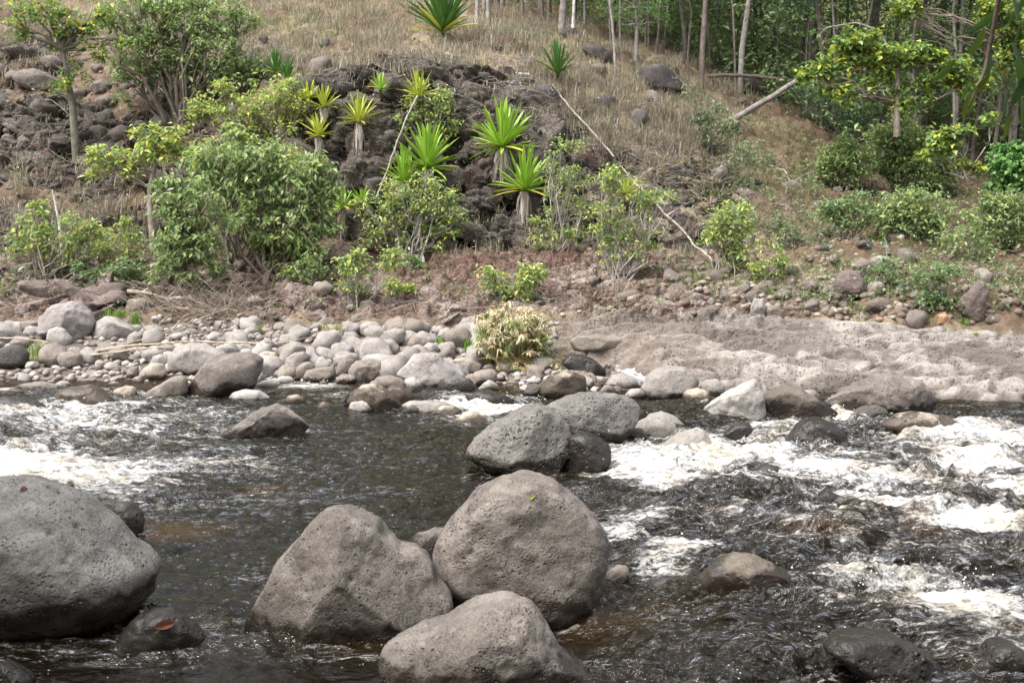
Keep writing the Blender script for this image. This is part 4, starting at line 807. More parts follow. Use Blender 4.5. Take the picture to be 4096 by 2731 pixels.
def gravel(name, n, box, accept, size, cols, seed, water_ok=False):
    rs = np.random.default_rng(seed); D, F = ico(2); V = []; FF = []; C = []; k = 0
    while k < n:
        u = rs.uniform(box[0], box[1]); v = rs.uniform(box[2], box[3])
        if not accept(u, v, rs): continue
        h = hit(u, v, True)
        s = rs.uniform(*size) ; z = ground_z(h.x, h.y)
        if z < -.10: k += 1; continue
        a = rs.uniform(0, 6.28); ca, sa = math.cos(a), math.sin(a)
        Q = D * (s * np.array([1, rs.uniform(.6, .9), rs.uniform(.45, .75)])) * (1 + .25 * np.sin(D[:, [0]] * 3 + a))
        Q = np.stack([Q[:, 0] * ca - Q[:, 1] * sa, Q[:, 0] * sa + Q[:, 1] * ca, Q[:, 2]], 1) + [h.x, h.y, z + s * .35]
        V.append(Q); FF.append(F + len(D) * k if False else F); C.append(np.tile(np.array(cols[rs.integers(len(cols))]) * rs.uniform(.75, 1.2), (len(D), 1))); k += 1
    mb = MB()
    for a, f, c in zip(V, FF, C): mb.add(a, f, c)
    obj(name, mb.mesh(name), PEB, kind='stuff', label='small pebbles covering the gravel bar' if name == 'pebbles' else None)
PEB = plain_material('pebble_material', .8, .35, 30)
def wedge_in(parent, name, n, box, accept, size, mats, seed, flat=.55, wide=1.5, out=.1, label=None):
    """angular blocks bedded in a rock face: parts of that face"""
    rs = np.random.default_rng(seed); protos = []
    for k in range(9):
        D, F = ico(4); rr = np.random.default_rng(seed * 9 + k); V = np.sign(D) * np.abs(D) ** .42
        V = V * np.array([wide, 1, flat]) * rr.uniform(.85, 1.15, 3)
        for q in range(8):
            nn = rr.normal(size=3); nn /= np.linalg.norm(nn); d = V @ nn; m = d.max() * rr.uniform(.62, .88); V = V - nn * (np.maximum(d - m, 0) * .95)[:, None]
        V = V + D * (fbm(V * 1.4 + k, 4, seed + k, .6) * .15 + billow(V * 2.6, 3, seed + k) * .06)[:, None]
        f1, f2, ci = voronoi(V * np.array([1.2, 1.2, 1.9]) + k, seed + k); V = V + D * ((ci - .5) * .22 - (1 - sstep(0, .14, f2 - f1)) * .13)[:, None]
        for m in mats: protos.append((mesh_np(name, V, F), m))
    c = 0; t = 0
    while c < n and t < n * 50:
        t += 1; u = rs.uniform(box[0], box[1]); v = rs.uniform(box[2], box[3])
        if not accept(u, v): continue
        h = hit(u, v, False); s_ = size[0] * (size[1] / size[0]) ** (rs.random() ** 1.5); me, m = protos[rs.integers(len(protos))]
        if len(me.materials) == 0: me.materials.append(MR[m])
        o = obj(name, me, None, parent, loc=(h.x, h.y + s_ * .75 - out, h.z - s_ * .1)); o.scale = (s_, s_, s_)
        o.rotation_euler = (rs.uniform(-.25, .25), rs.uniform(-.45, .45) + .06, rs.uniform(-.8, .8)); c += 1
CLF = bpy.data.objects['cliff_face']; BNK = bpy.data.objects['rocky_bank']
wedge_in(CLF, 'rock_block', 150, (285, 600, 60, 246), lambda u, v: max(float(ell(u, v, 400, 150, 112, 90, .1)), float(ell(u, v, 500, 190, 90, 62, .1)), float(ell(u, v, 470, 105, 70, 45, .1))) > .5, (.12, .52), ['cliff'], 61, .72, 1.15)
wedge_in(CLF, 'rock_block', 70, (590, 760, 140, 246), lambda u, v: float(ell(u, v, 670, 198, 80, 48, .1)) > .5, (.12, .34), ['sandy', 'cliff', 'cliff'], 62, .7, 1.2)
wedge_in(CLF, 'rock_block', 90, (-20, 200, 80, 250), lambda u, v: max(float(ell(u, v, 30, 140, 90, 50, .1)), float(ell(u, v, 80, 175, 110, 24, .1)), float(ell(u, v, 30, 230, 70, 25, .1))) > .5 and rng.random() < .9, (.14, .42), ['cliff'], 63, .5, 1.8)
wedge_in(BNK, 'rock_block', 70, (300, 860, 256, 322), lambda u, v: v > 262 + abs(u - 430) * .03 and (u > 380 or v > 285) and rng.random() < (.35 if 400 < u < 500 and v < 285 else 1), (.12, .36), ['bank', 'bank', 'maroon'], 64, .55, 1.5, .02)
wedge_in(BNK, 'rock_block', 40, (-20, 130, 268, 318), lambda u, v: True, (.16, .40), ['bank', 'maroon'], 65, .45, 1.9, .05)
gravel('pebbles', 1400, (-30, 560, 324, 384), lambda u, v, rs: True, (.025, .06), [(.34, .31, .28), (.27, .245, .22), (.21, .18, .16), (.38, .355, .33), (.16, .135, .12)], 21)
gravel('rubble', 900, (560, 1060, 240, 324), lambda u, v, rs: (v > 280 or rs.random() < .4) and (u > 680 or rs.random() < .15), (.025, .075), [(.2, .15, .125), (.15, .11, .09), (.28, .24, .2)], 22)
gravel('slope_rubble', 1000, (-20, 420, 40, 322), lambda u, v, rs: not (300 < u < 600 and 70 < v < 322) and not (u < 120 and v > 250), (.03, .07), [(.13, .1, .08), (.10, .075, .06), (.18, .14, .11)], 23)
build_water()
# ---------------------------------------------------------------- leaves
PAL = {
 'green':  [(.10, .155, .065), (.125, .185, .08), (.08, .125, .055), (.165, .22, .085), (.23, .27, .09)],
 'fresh':  [(.14, .21, .075), (.185, .255, .085), (.12, .175, .07), (.26, .31, .09), (.34, .34, .08)],
 'yellow': [(.18, .25, .075), (.25, .31, .08), (.38, .37, .075), (.14, .195, .065), (.50, .38, .06)],
 'golden': [(.13, .21, .055), (.11, .17, .05), (.17, .25, .06), (.60, .44, .05), (.62, .34, .04), (.34, .36, .06)],
 'dull':   [(.10, .135, .07), (.125, .16, .085), (.08, .11, .055), (.17, .20, .095)],
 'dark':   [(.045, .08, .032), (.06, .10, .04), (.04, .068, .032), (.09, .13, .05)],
 'feather': [(.075, .145, .075), (.095, .17, .08), (.065, .12, .06)],
 'pale':   [(.125, .170, .066), (.10, .138, .052), (.155, .20, .080), (.08, .112, .044), (.22, .24, .065)],
 'lime':   [(.13, .25, .08), (.16, .30, .09), (.11, .20, .07)],
}
for _k in PAL: PAL[_k] = [tuple(min(.6, x * (1.35 if _k == 'golden' else 2.1 if _k == 'pale' else 1.6)) for x in c) for c in PAL[_k]]
PALW = {'golden': [.30, .24, .24, .055, .015, .15], 'pale': [.3, .25, .22, .17, .06], 'yellow': [.3, .25, .15, .25, .05], 'green': [.3, .3, .2, .15, .05]}
def leaves(rs, pos, size, pal, droop=.35, aspect=.42, jit=.35):
    """two-triangle folded leaves at the given points"""
    n = len(pos); L = size * 1.12 * rs.uniform(.6, 1.3, n)
    az = rs.uniform(0, 2 * np.pi, n); el = rs.normal(-droop, jit, n)
    d = np.stack([np.cos(az) * np.cos(el), np.sin(az) * np.cos(el), np.sin(el)], 1)
    up = np.array([0, 0, 1.]) + rs.normal(0, .35, (n, 3)); s = np.cross(d, up); s /= np.linalg.norm(s, axis=1)[:, None] + 1e-9
    nn = np.cross(s, d)
    w = (L * aspect * .5)[:, None]; L = L[:, None]
    V = np.stack([pos, pos + d * L * .45 + s * w + nn * w * .3, pos + d * L - nn * w * .35, pos + d * L * .45 - s * w + nn * w * .3], 1).reshape(-1, 3)
    i = np.arange(n) * 4; F = np.concatenate([np.stack([i, i + 1, i + 2], 1), np.stack([i, i + 2, i + 3], 1)])
    P = np.array(PAL[pal]); p = PALW.get(pal); c = P[rs.choice(len(P), n, p=p)] * rs.uniform(.8, 1.2, (n, 1))
    return V, F, np.repeat(c, 4, 0)
def shrub(name, label, category, base, lobes, pal, dens=1., leaf=.085, bark=(.22, .19, .16), trunk=.05, seed=0, stems=1, group=None, droop=.35, spread=.5, aspect=.42, cl=.11, depth=None, trunk_pts=None, back=0., branch_every=1, shell=.55):
    """base: pixel of the foot; lobes: (u, v, r) in pixels: masses of leaves carried by limbs"""
    rs = np.random.default_rng(seed + 1000); r_ = random.Random(seed)
    b = hit(*base, water=False) if depth is None else at_depth(base[0], base[1], depth)
    b = Vector((b.x, b.y + back, b.z))
    if depth is None and b.y > 12: b.z = min(b.z, ground_z(b.x, b.y)) + 0.0
    root = thing(name, b, label, category, group)
    wood = MB(); V = []; F = []; C = []; nv = 0
    fork = None
    if trunk_pts:
        tp = [at_depth(u, v, b.y) - b for u, v in trunk_pts]; tp[0] = Vector((0, 0, -.15))
        rad = [trunk * (1 - .6 * i / (len(tp) - 1)) for i in range(len(tp))]
        tube(wood, tp, rad, 6, bark); fork = tp
    cents = []
    sub = []
    for (u, v, r) in lobes:
        r *= rs.uniform(.8, 1.05); sub.append((u, v, r))
        if r > 8: a = rs.uniform(0, 6.28); sub.append((u + 1.05 * r * math.cos(a), v + .9 * r * math.sin(a) - .1 * r, r * rs.uniform(.38, .6)))
    for k, (u, v, r) in enumerate(sub):
        D = b.y + rs.uniform(-.5, .35) * r / FPX * b.y * 1.3
        c = at_depth(u, v, D) - b; R_ = 1.05 * r / FPX * D; cents.append((c, R_))
    for k, (c, R_) in enumerate(cents):
        if fork is not None:
            st = min(fork[1:], key=lambda p: (p - c).length + max(0, p.z - c.z) * 2)
        else:
            st = Vector((r_.uniform(-.06, .06) * stems, r_.uniform(-.06, .06) * stems, -.1))
        limb = wob(st, c, 5, .10, seed * 31 + k); r0 = trunk * (.55 if fork is not None else .7) * min(1, .5 + R_)
        tube(wood, limb, [r0 * (1 - .7 * i / 5) for i in range(6)], 5, bark)
        # clusters through the shell of the lobe
        ncl = max(8, int(dens * 430 * R_ * R_))
        dd = rs.normal(size=(ncl, 3)); dd /= np.linalg.norm(dd, axis=1)[:, None]; dd[:, 2] = dd[:, 2] * .9 + .12
        rad = R_ * (shell + (1.08 - shell) * rs.random(ncl) ** .6) * (1 + .34 * np.sin(dd[:, 0] * 6 + k) * np.cos(dd[:, 2] * 5 + seed)) * np.where(rs.random(ncl) < .12, 1.25, 1)
        pc = np.array(c) + dd * rad[:, None]
        for q in range(0, min(ncl, 40), branch_every * 3):
            p0 = limb[3 + q % 3]; tube(wood, wob(p0, Vector(pc[q]), 3, .12, seed * 7 + q), [r0 * .28, r0 * .2, r0 * .13, .003], 3, tuple(x * 1.1 for x in bark))
        per = rs.integers(7, 13, ncl)
        pos = np.repeat(pc, per, 0) + rs.normal(0, cl * .5, (per.sum(), 3)) * [1, 1, .65]
        a, f, cc = leaves(rs, pos, leaf, pal, droop, aspect)
        V.append(a); F.append(f + nv); C.append(cc); nv += len(a)
    obj('trunk', wood.mesh('trunk'), BARK, root)
    obj('crown', mesh_np('crown', np.concatenate(V), np.concatenate(F), np.concatenate(C), smooth=False), LEAF, root)
    return root
def PL(fr, *l): 
    s = FR[fr][2] * 4; g = 1.3 if fr == 'T3' else 1.; return [(*px(fr, x, y), r / s * g) for x, y, r in l]
# ---------------------------------------------------------------- shrubs and small trees of the far bank
S = shrub
S('ochre_barked_tree', 'sparse yellow-leaved tree with ochre-yellow lower bark and forked dark limbs', 'tree', px('T1', 470, 945), PL('T1', (60, 60, 120), (250, 40, 120), (110, 190, 60), (400, 110, 120), (560, 110, 80), (470, 450, 85), (590, 290, 90), (350, 260, 60), (330, 530, 40), (640, 60, 60), (740, 260, 60)),
  'golden', .42, .085, (.17, .155, .12), .09, 1, trunk_pts=[px('T1', *p) for p in ((470, 945), (455, 780), (440, 620), (420, 500), (400, 380), (380, 300))], spread=.6, aspect=.6)
S('upper_shrub', 'widest grey-green leafy tree at the top of the stony slope, sprawling', 'tree', px('T1', 1100, 740), PL('T1', (760, 60, 130), (950, 120, 150), (1150, 100, 160), (1330, 120, 140), (1480, 130, 90), (900, 330, 150), (1120, 330, 150), (1330, 330, 150), (1500, 400, 110), (1180, 480, 120), (1400, 480, 90), (800, 440, 100), (1560, 480, 90), (960, 460, 90), (740, 590, 40), (1000, 0, 120), (1250, 0, 120)),
  'pale', .85, .10, (.2, .17, .14), .08, 2, stems=3)
S('leafy_tree', 'yellowish leafy tree left of the small rosette plants, spreading sideways', 'tree', px('T1', 1640, 900), PL('T1', (1230, 640, 90), (1380, 590, 90), (1330, 700, 90), (1560, 620, 110), (1720, 560, 90), (1830, 640, 100), (1680, 700, 120), (1500, 740, 90), (1800, 760, 80), (1180, 720, 60), (1440, 820, 80), (1650, 850, 70)),
  'yellow', .75, .09, (.24, .2, .17), .06, 3, stems=2)
S('slender_tree', 'slender pale-stemmed tree with bright yellow-green clustered leaves on open arms', 'tree', px('T1', 950, 1540), PL('T1', (860, 800, 60), (960, 820, 70), (1060, 850, 70), (900, 890, 60), (700, 940, 70), (820, 980, 60), (600, 980, 60), (570, 1060, 35), (1000, 960, 60), (790, 1060, 50), (1080, 910, 40)),
  'yellow', 1.0, .10, (.30, .26, .22), .07, 4, trunk_pts=[px('T1', *p) for p in ((945, 1540), (925, 1350), (920, 1150), (940, 1050), (965, 960))])
S('round_shrub', 'largest round green shrub hanging over the gravel bar, drooping leaves', 'shrub', px('T1', 1690, 1700), PL('T1', (1480, 980, 110), (1640, 990, 110), (1320, 940, 90), (1250, 1050, 110), (1800, 1080, 120), (1960, 1060, 90), (1420, 1120, 130), (1600, 1150, 140), (1800, 1250, 140), (1980, 1200, 90), (1500, 1290, 120), (1650, 1380, 130), (1850, 1420, 130), (1960, 1340, 90), (1770, 1560, 110), (1900, 1540, 80), (1700, 1600, 60), (1650, 1480, 80)),
  'pale', 1.0, .105, (.2, .16, .13), .07, 5, stems=3, droop=.6)
S('leaning_tree', 'leaning dark-trunked tree with grey-green foliage at the back of the gravel bar', 'tree', px('L', 960, 285), PL('T1', (1080, 1180, 110), (1200, 1200, 110), (1150, 1330, 110), (1020, 1300, 70), (1250, 1420, 110), (1080, 1440, 110), (1180, 1540, 110), (1040, 1560, 90), (1300, 1560, 80), (1350, 1330, 80), (1000, 1680, 80), (1130, 1640, 80)),
  'pale', .85, .095, (.14, .11, .09), .10, 6, trunk_pts=[px('L', *p) for p in ((960, 285), (1000, 190), (1060, 110), (1130, 40), (1180, -40))], droop=.5)
S('low_shrub', 'low yellow-tipped shrub around a bare white pole on the far bank', 'shrub', px('L', 300, 165), PL('T1', (230, 1290, 60), (250, 1390, 90), (420, 1380, 90), (540, 1440, 70), (180, 1480, 80), (330, 1480, 100), (480, 1520, 90), (110, 1530, 50), (600, 1420, 30)),
  'fresh', .8, .085, (.3, .26, .22), .04, 7, stems=3)
S('low_shrub', 'thin dark green low shrub above the pinkish boulders, under the slender tree', 'shrub', px('L', 690, 215), PL('L', (650, 120, 60), (740, 110, 70), (790, 60, 60), (700, 180, 60), (860, 130, 50), (560, 60, 60), (620, 190, 40), (900, 190, 40), (1330, 130, 60), (1250, 170, 40)),
  'green', .75, .08, (.28, .24, .2), .03, 8, stems=3)
S('mid_shrub', 'pale green leafy shrub under the twin rosette plants, many thin grey stems', 'shrub', px('T2', 440, 1570), PL('T2', (150, 1270, 60), (250, 1220, 80), (360, 1180, 70), (500, 1140, 80), (600, 1170, 70), (680, 1270, 70), (560, 1270, 90), (400, 1290, 90), (280, 1350, 80), (200, 1420, 60), (620, 1390, 70), (480, 1400, 80), (360, 1450, 70), (730, 1330, 40), (560, 1500, 50)),
  'fresh', .8, .08, (.36, .33, .30), .045, 9, stems=4)
S('mid_shrub', 'leafy shrub growing from the dark cliff beneath the yellow rosette on its pole', 'shrub', px('T2', 540, 850), PL('T2', (500, 520, 50), (580, 590, 70), (620, 660, 60), (500, 680, 70), (420, 740, 60), (340, 790, 50), (280, 830, 40), (560, 760, 60), (640, 790, 60), (400, 640, 40), (620, 860, 40)),
  'fresh', .8, .075, (.3, .27, .24), .03, 10, stems=2)
S('airy_shrub', 'tall airy pale shrub beside the lowest big rosette, leaves in loose tiers', 'shrub', px('T2', 1320, 1570), PL('T2', (1340, 880, 50), (1440, 900, 40), (1300, 960, 50), (1270, 1030, 50), (1390, 1040, 70), (1430, 1110, 60), (1320, 1150, 70), (1400, 1240, 70), (1480, 1300, 50), (1300, 1290, 50), (1230, 1390, 60), (1360, 1400, 70), (1450, 1420, 50), (1200, 1470, 40), (1330, 1500, 60)),
  'fresh', .85, .07, (.42, .39, .36), .035, 11, stems=2, branch_every=1)
S('airy_shrub', 'airy pale shrub with a grey trunk in front of the leaning white pole', 'shrub', px('M', 1712, 170), PL('T2', (1620, 1090, 60), (1720, 1100, 70), (1820, 1180, 70), (1660, 1200, 60), (1600, 1300, 60), (1700, 1310, 70), (1830, 1310, 70), (1930, 1220, 60), (2000, 1170, 40), (1900, 1400, 60), (1780, 1420, 60), (1650, 1430, 60), (1560, 1400, 40), (1720, 1530, 70), (1850, 1540, 60), (1640, 1560, 50)),
  'fresh', .85, .07, (.42, .39, .36), .04, 12, stems=2)
S('sapling', 'small leafy sapling rising above angular brown blocks at the back of the bar', 'shrub', px('M', 80, 320), PL('M', (30, 20, 50), (110, 30, 60), (70, 100, 60), (140, 110, 50), (100, 190, 40), (270, 50, 60), (300, 10, 50), (300, 170, 30), (20, 180, 40)),
  'fresh', .6, .075, (.4, .36, .33), .025, 13, stems=2)
S('sapling', 'tiny bright sprig of leaves on the red-brown rock', 'shrub', px('M', 460, 120), PL('M', (440, 50, 35), (490, 70, 35), (430, 20, 20)), 'green', 1.1, .07, (.3, .26, .22), .015, 14)
S('sapling', 'low yellow-green seedling spreading over the red-brown rock', 'shrub', px('M', 355, 245), PL('M', (330, 190, 30), (400, 200, 25), (290, 160, 25), (420, 195, 18)), 'yellow', 1., .07, (.3, .26, .22), .012, 15)
S('sapling', 'slim sapling with a bare grey stem on the brown rock left of its twin', 'shrub', px('M', 985, 280), PL('M', (940, 110, 35), (890, 100, 22), (900, 170, 22), (960, 160, 30), (1000, 200, 25)), 'fresh', .7, .075, (.45, .42, .4), .015, 16)
S('sapling', 'sapling with bright open leaves right behind the sedge clump', 'shrub', px('M', 1080, 290), PL('M', (1110, 130, 50), (1180, 120, 40), (1230, 100, 28), (1090, 190, 40), (1160, 190, 50), (1140, 250, 40), (1200, 80, 25)), 'fresh', .8, .08, (.4, .36, .33), .018, 17)
S('scrub', 'dull scrubby bush on the dry slope near the fallen trunk', 'shrub', px('T3', 150, 960), PL('T3', (190, 700, 60), (250, 760, 60), (140, 760, 60), (280, 830, 50), (190, 850, 60), (110, 840, 40), (60, 620, 40), (30, 560, 40)), 'dull', .6, .075, (.3, .26, .22), .03, 18, stems=3)
S('scrub', 'grey-green bushy shrub on the wooded slope, its top touching yellow leaves', 'shrub', px('T3', 1330, 1180), PL('T3', (1240, 830, 70), (1340, 820, 80), (1430, 850, 60), (1280, 920, 90), (1400, 940, 90), (1340, 1040, 100), (1460, 1040, 80), (1560, 1100, 70), (1620, 1050, 50), (1230, 1010, 60)), 'pale', 1.5, .09, (.2, .17, .14), .04, 19, stems=3)
S('scrub', 'bushy shrub with bright tips left of the tallest shrub on the wooded slope', 'shrub', px('T3', 980, 1120), PL('T3', (900, 960, 70), (980, 920, 60), (1060, 960, 70), (1100, 1020, 70), (870, 1030, 60), (960, 1040, 80), (1050, 1070, 50), (980, 870, 40)), 'pale', 1.4, .085, (.2, .17, .14), .035, 20, stems=3)
S('scrub', 'rounded shrub low on the wooded slope above a dark rock', 'shrub', px('T3', 1380, 1510), PL('T3', (1250, 1350, 70), (1340, 1330, 80), (1430, 1320, 60), (1280, 1420, 70), (1380, 1420, 80), (1480, 1370, 60), (1230, 1470, 40), (1540, 1410, 40), (1560, 1290, 70), (1450, 1230, 70), (1300, 1240, 60)), 'pale', 1.5, .085, (.3, .27, .24), .035, 21, stems=3)
S('scrub', 'thin upright shrub on the wooded slope left of the rounded one', 'shrub', px('T3', 1020, 1480), PL('T3', (920, 1290, 60), (1010, 1270, 60), (1090, 1240, 60), (1050, 1350, 60), (940, 1370, 50), (880, 1310, 40), (1150, 1330, 50)), 'green', 1.1, .08, (.35, .32, .28), .025, 22, stems=2)
S('scrub', 'light green bush at the foot of the fallen pole on the rubble slope', 'shrub', px('R', 240, 130), PL('T3', (230, 1300, 50), (330, 1310, 50), (200, 1390, 60), (300, 1400, 70), (380, 1380, 40), (180, 1470, 50), (280, 1490, 60), (370, 1480, 50), (320, 1560, 50)), 'fresh', 1.0, .08, (.35, .32, .28), .03, 23, stems=3)
S('scrub', 'grey-leaved low bush spread over the middle of the right slope', 'shrub', px('T3', 660, 1530), PL('T3', (560, 1350, 50), (650, 1370, 60), (740, 1380, 50), (600, 1440, 60), (700, 1460, 60), (800, 1440, 40), (500, 1420, 40), (450, 1380, 50)), 'dull', .55, .06, (.3, .27, .24), .025, 24, stems=3)
S('broad_leaved_shrub', 'bright green broad-leaved shrub at the edge of the picture below the dark palm-like plant', 'shrub', px('T3', 2040, 1230), PL('T3', (2000, 960, 60), (2070, 980, 70), (1950, 1030, 50), (2030, 1070, 80), (1960, 1130, 60), (2070, 1160, 70), (1910, 1150, 30), (2120, 1050, 80)), 'lime', .9, .11, (.25, .22, .18), .04, 25, aspect=.8)
S('scrub', 'large yellowish-green shrub at the edge of the picture over the fin-shaped boulder', 'shrub', px('T3', 2040, 1560), PL('T3', (1900, 1230, 60), (1980, 1260, 70), (2070, 1230, 70), (1860, 1320, 60), (1950, 1360, 80), (2060, 1340, 80), (1850, 1420, 50), (1960, 1450, 60), (2060, 1450, 60), (1790, 1400, 40)), 'pale', 1.2, .085, (.3, .27, .24), .035, 26, stems=3)
S('scrub', 'small shrub clinging to the grey-green slope beneath the fin-shaped boulder side', 'shrub', px('R', 1560, 330), PL('R', (1500, 150, 70), (1600, 120, 70), (1480, 230, 60), (1560, 270, 60), (1640, 290, 50), (1540, 80, 70)), 'green', .8, .075, (.3, .27, .24), .02, 27, stems=3)
S('feathery_tree', 'feathery blue-green acacia-like tree in the shade beyond the fallen trunk', 'tree', px('T3', 980, 900), PL('T3', (760, 560, 50), (820, 620, 60), (880, 680, 70), (960, 620, 60), (1050, 700, 70), (980, 760, 60), (1120, 720, 50), (820, 740, 50), (1060, 800, 60), (940, 850, 50)), 'feather', 1.2, .06, (.12, .1, .08), .05, 28, aspect=.25, stems=2, depth=28)
S('feathery_tree', 'feathery bright green sapling tree at the top edge beside the forest', 'tree', px('T2', 1803, 420), PL('T2', (1640, 30, 60), (1720, 60, 70), (1800, 30, 80), (1890, 70, 80), (1960, 120, 60), (1700, 150, 50), (1800, 130, 60), (1860, -30, 90), (2000, 40, 50)), 'lime', .7, .06, (.28, .25, .22), .06, 29, aspect=.25, trunk_pts=[px('T2', *p) for p in ((1803, 425), (1806, 300), (1812, 150), (1800, 50))])
S('yellow_leaved_tree', 'tree with a long arching limb of bright yellow and green leaves before the forest', 'tree', px('T3', 1310, 790), PL('T3', (1020, 250, 60), (1110, 240, 50), (940, 290, 50), (1190, 300, 60), (1300, 310, 60), (1420, 320, 60), (1060, 310, 60), (880, 400, 45), (800, 430, 45), (750, 460, 35), (960, 380, 40), (1100, 380, 45), (1240, 370, 50), (1480, 370, 50), (1600, 390, 50), (1700, 420, 60), (1790, 470, 50), (1560, 470, 50), (1450, 520, 40), (1640, 460, 40), (1350, 580, 50), (1020, 560, 40), (950, 590, 40), (890, 560, 30), (1140, 510, 30), (1500, 610, 25), (1260, 470, 25), (1340, 640, 30), (1700, 520, 30), (1840, 520, 30)),
  'golden', .6, .108, (.24, .205, .17), .07, 30, trunk_pts=[px('T3', *p) for p in ((1310, 790), (1315, 620), (1310, 430), (1250, 390), (1180, 360))], aspect=.75, depth=24, cl=.13)
S('yellow_leaved_tree', 'tree with yellow-flecked leaves reaching in from the top corner of the forest', 'tree', px('T3', 2150, 900), PL('T3', (1900, 90, 60), (1980, 60, 70), (2050, 130, 60), (1950, 190, 50), (2030, 230, 60), (1880, 30, 50), (1980, 300, 50), (2060, 330, 60), (1380, 90, 50), (1350, 40, 40), (1950, 400, 40), (2080, 420, 60)),
  'golden', .7, .10, (.24, .2, .16), .07, 31, aspect=.7, depth=25, trunk_pts=[px('T3', *p) for p in ((2150, 900), (2130, 600), (2100, 400), (2040, 250))])
S('drooping_branch_tree', 'pale crooked low branch bearing a few large yellow leaves above the grey-green shrub', 'tree', px('T3', 1720, 1060), PL('T3', (1600, 830, 40), (1660, 860, 45), (1560, 890, 35), (1620, 920, 35), (1500, 960, 30), (1540, 850, 30), (1720, 800, 30), (1880, 730, 25), (1700, 1000, 35), (1790, 1020, 15)),
  'golden', 1.1, .11, (.42, .38, .33), .03, 32, aspect=.75, depth=22.6)

S('scrub', 'straggly weedy shrub between the low yellow-tipped shrub and the slender tree', 'shrub', (122, 272), [(112, 240, 12), (128, 228, 11), (138, 248, 10), (104, 256, 10), (122, 258, 11)], 'fresh', .6, .08, (.34, .3, .27), .02, 41, stems=2)
S('scrub', 'thin grey-stemmed shrub under the front edge of the large round shrub', 'shrub', (305, 288), [(296, 268, 9), (312, 260, 10), (322, 274, 8), (302, 278, 8)], 'pale', .7, .08, (.4, .36, .33), .02, 42, stems=2)
S('scrub', 'sparse weedy shrub among the rubble right of the light green bush', 'shrub', (762, 282), [(752, 262, 12), (768, 254, 12), (780, 266, 10), (758, 274, 9)], 'fresh', .55, .07, (.36, .33, .3), .015, 43, stems=2)
S('scrub', 'low green scrub beside the big maroon boulder with pale flecks', 'shrub', (880, 290), [(872, 276, 10), (886, 270, 10), (898, 280, 10), (910, 286, 8)], 'green', .7, .07, (.3, .27, .24), .015, 44, stems=2)
S('scrub', 'leafy scrub on the wooded slope under the very dark spiky plant', 'shrub', (965, 262), [(952, 240, 14), (968, 226, 14), (980, 244, 12), (944, 254, 10)], 'pale', .8, .08, (.3, .27, .24), .02, 45, stems=2)
S('scrub', 'wispy scrub on the dry slope below the fallen trunk', 'shrub', (748, 186), [(738, 160, 12), (752, 150, 12), (762, 166, 11), (744, 174, 9)], 'dull', .6, .075, (.36, .33, .3), .015, 46, stems=2)
S('leafy_tree', 'pale green tree crown joining the yellowish tree to the large round shrub', 'tree', (238, 262), [(205, 150, 15), (228, 142, 15), (250, 150, 14), (190, 168, 12), (280, 158, 13), (305, 170, 13), (322, 186, 11)], 'fresh', .75, .095, (.24, .2, .17), .05, 47, stems=2)
# ---------------------------------------------------------------- stiff-leaved rosette plants
def blade(seed, arch, L=1.0, W=.085, c0=(.10, .24, .03), c1=(.26, .42, .05), n=7):
    rs = random.Random(seed); V = []; F = []; C = []
    for i in range(n + 1):
        t = i / n; w = W * (.55 + 1.2 * t) * (1 - t) ** .55 * 1.15 if t < 1 else .002
        x = L * t; z = -arch * L * t * t; dp = w * .35
        y0 = 0
        V += [(x, y0 - w / 2, z + dp), (x, y0, z), (x, y0 + w / 2, z + dp)]
        e = tuple(a for a in c1); m = tuple(a for a in c0); C += [e, m, e]
    for i in range(n):
        for k in (0, 1): F.append((i * 3 + k, (i + 1) * 3 + k, (i + 1) * 3 + k + 1, i * 3 + k + 1))
    return mesh_np('leaf', V, F, np.array(C), smooth=True)
_BL = {}
def blades(kind):
    if kind not in _BL:
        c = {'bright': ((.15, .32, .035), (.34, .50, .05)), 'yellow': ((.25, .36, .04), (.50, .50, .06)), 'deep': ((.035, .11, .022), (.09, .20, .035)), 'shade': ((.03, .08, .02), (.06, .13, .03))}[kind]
        _BL[kind] = [blade(k, a, 1, .10, *c) for k, a in enumerate((0, .04, .10, .22))]
        _BL[kind].append(blade(9, .12, 1, .10, (.42, .42, .05), (.60, .52, .07)))
    return _BL[kind]
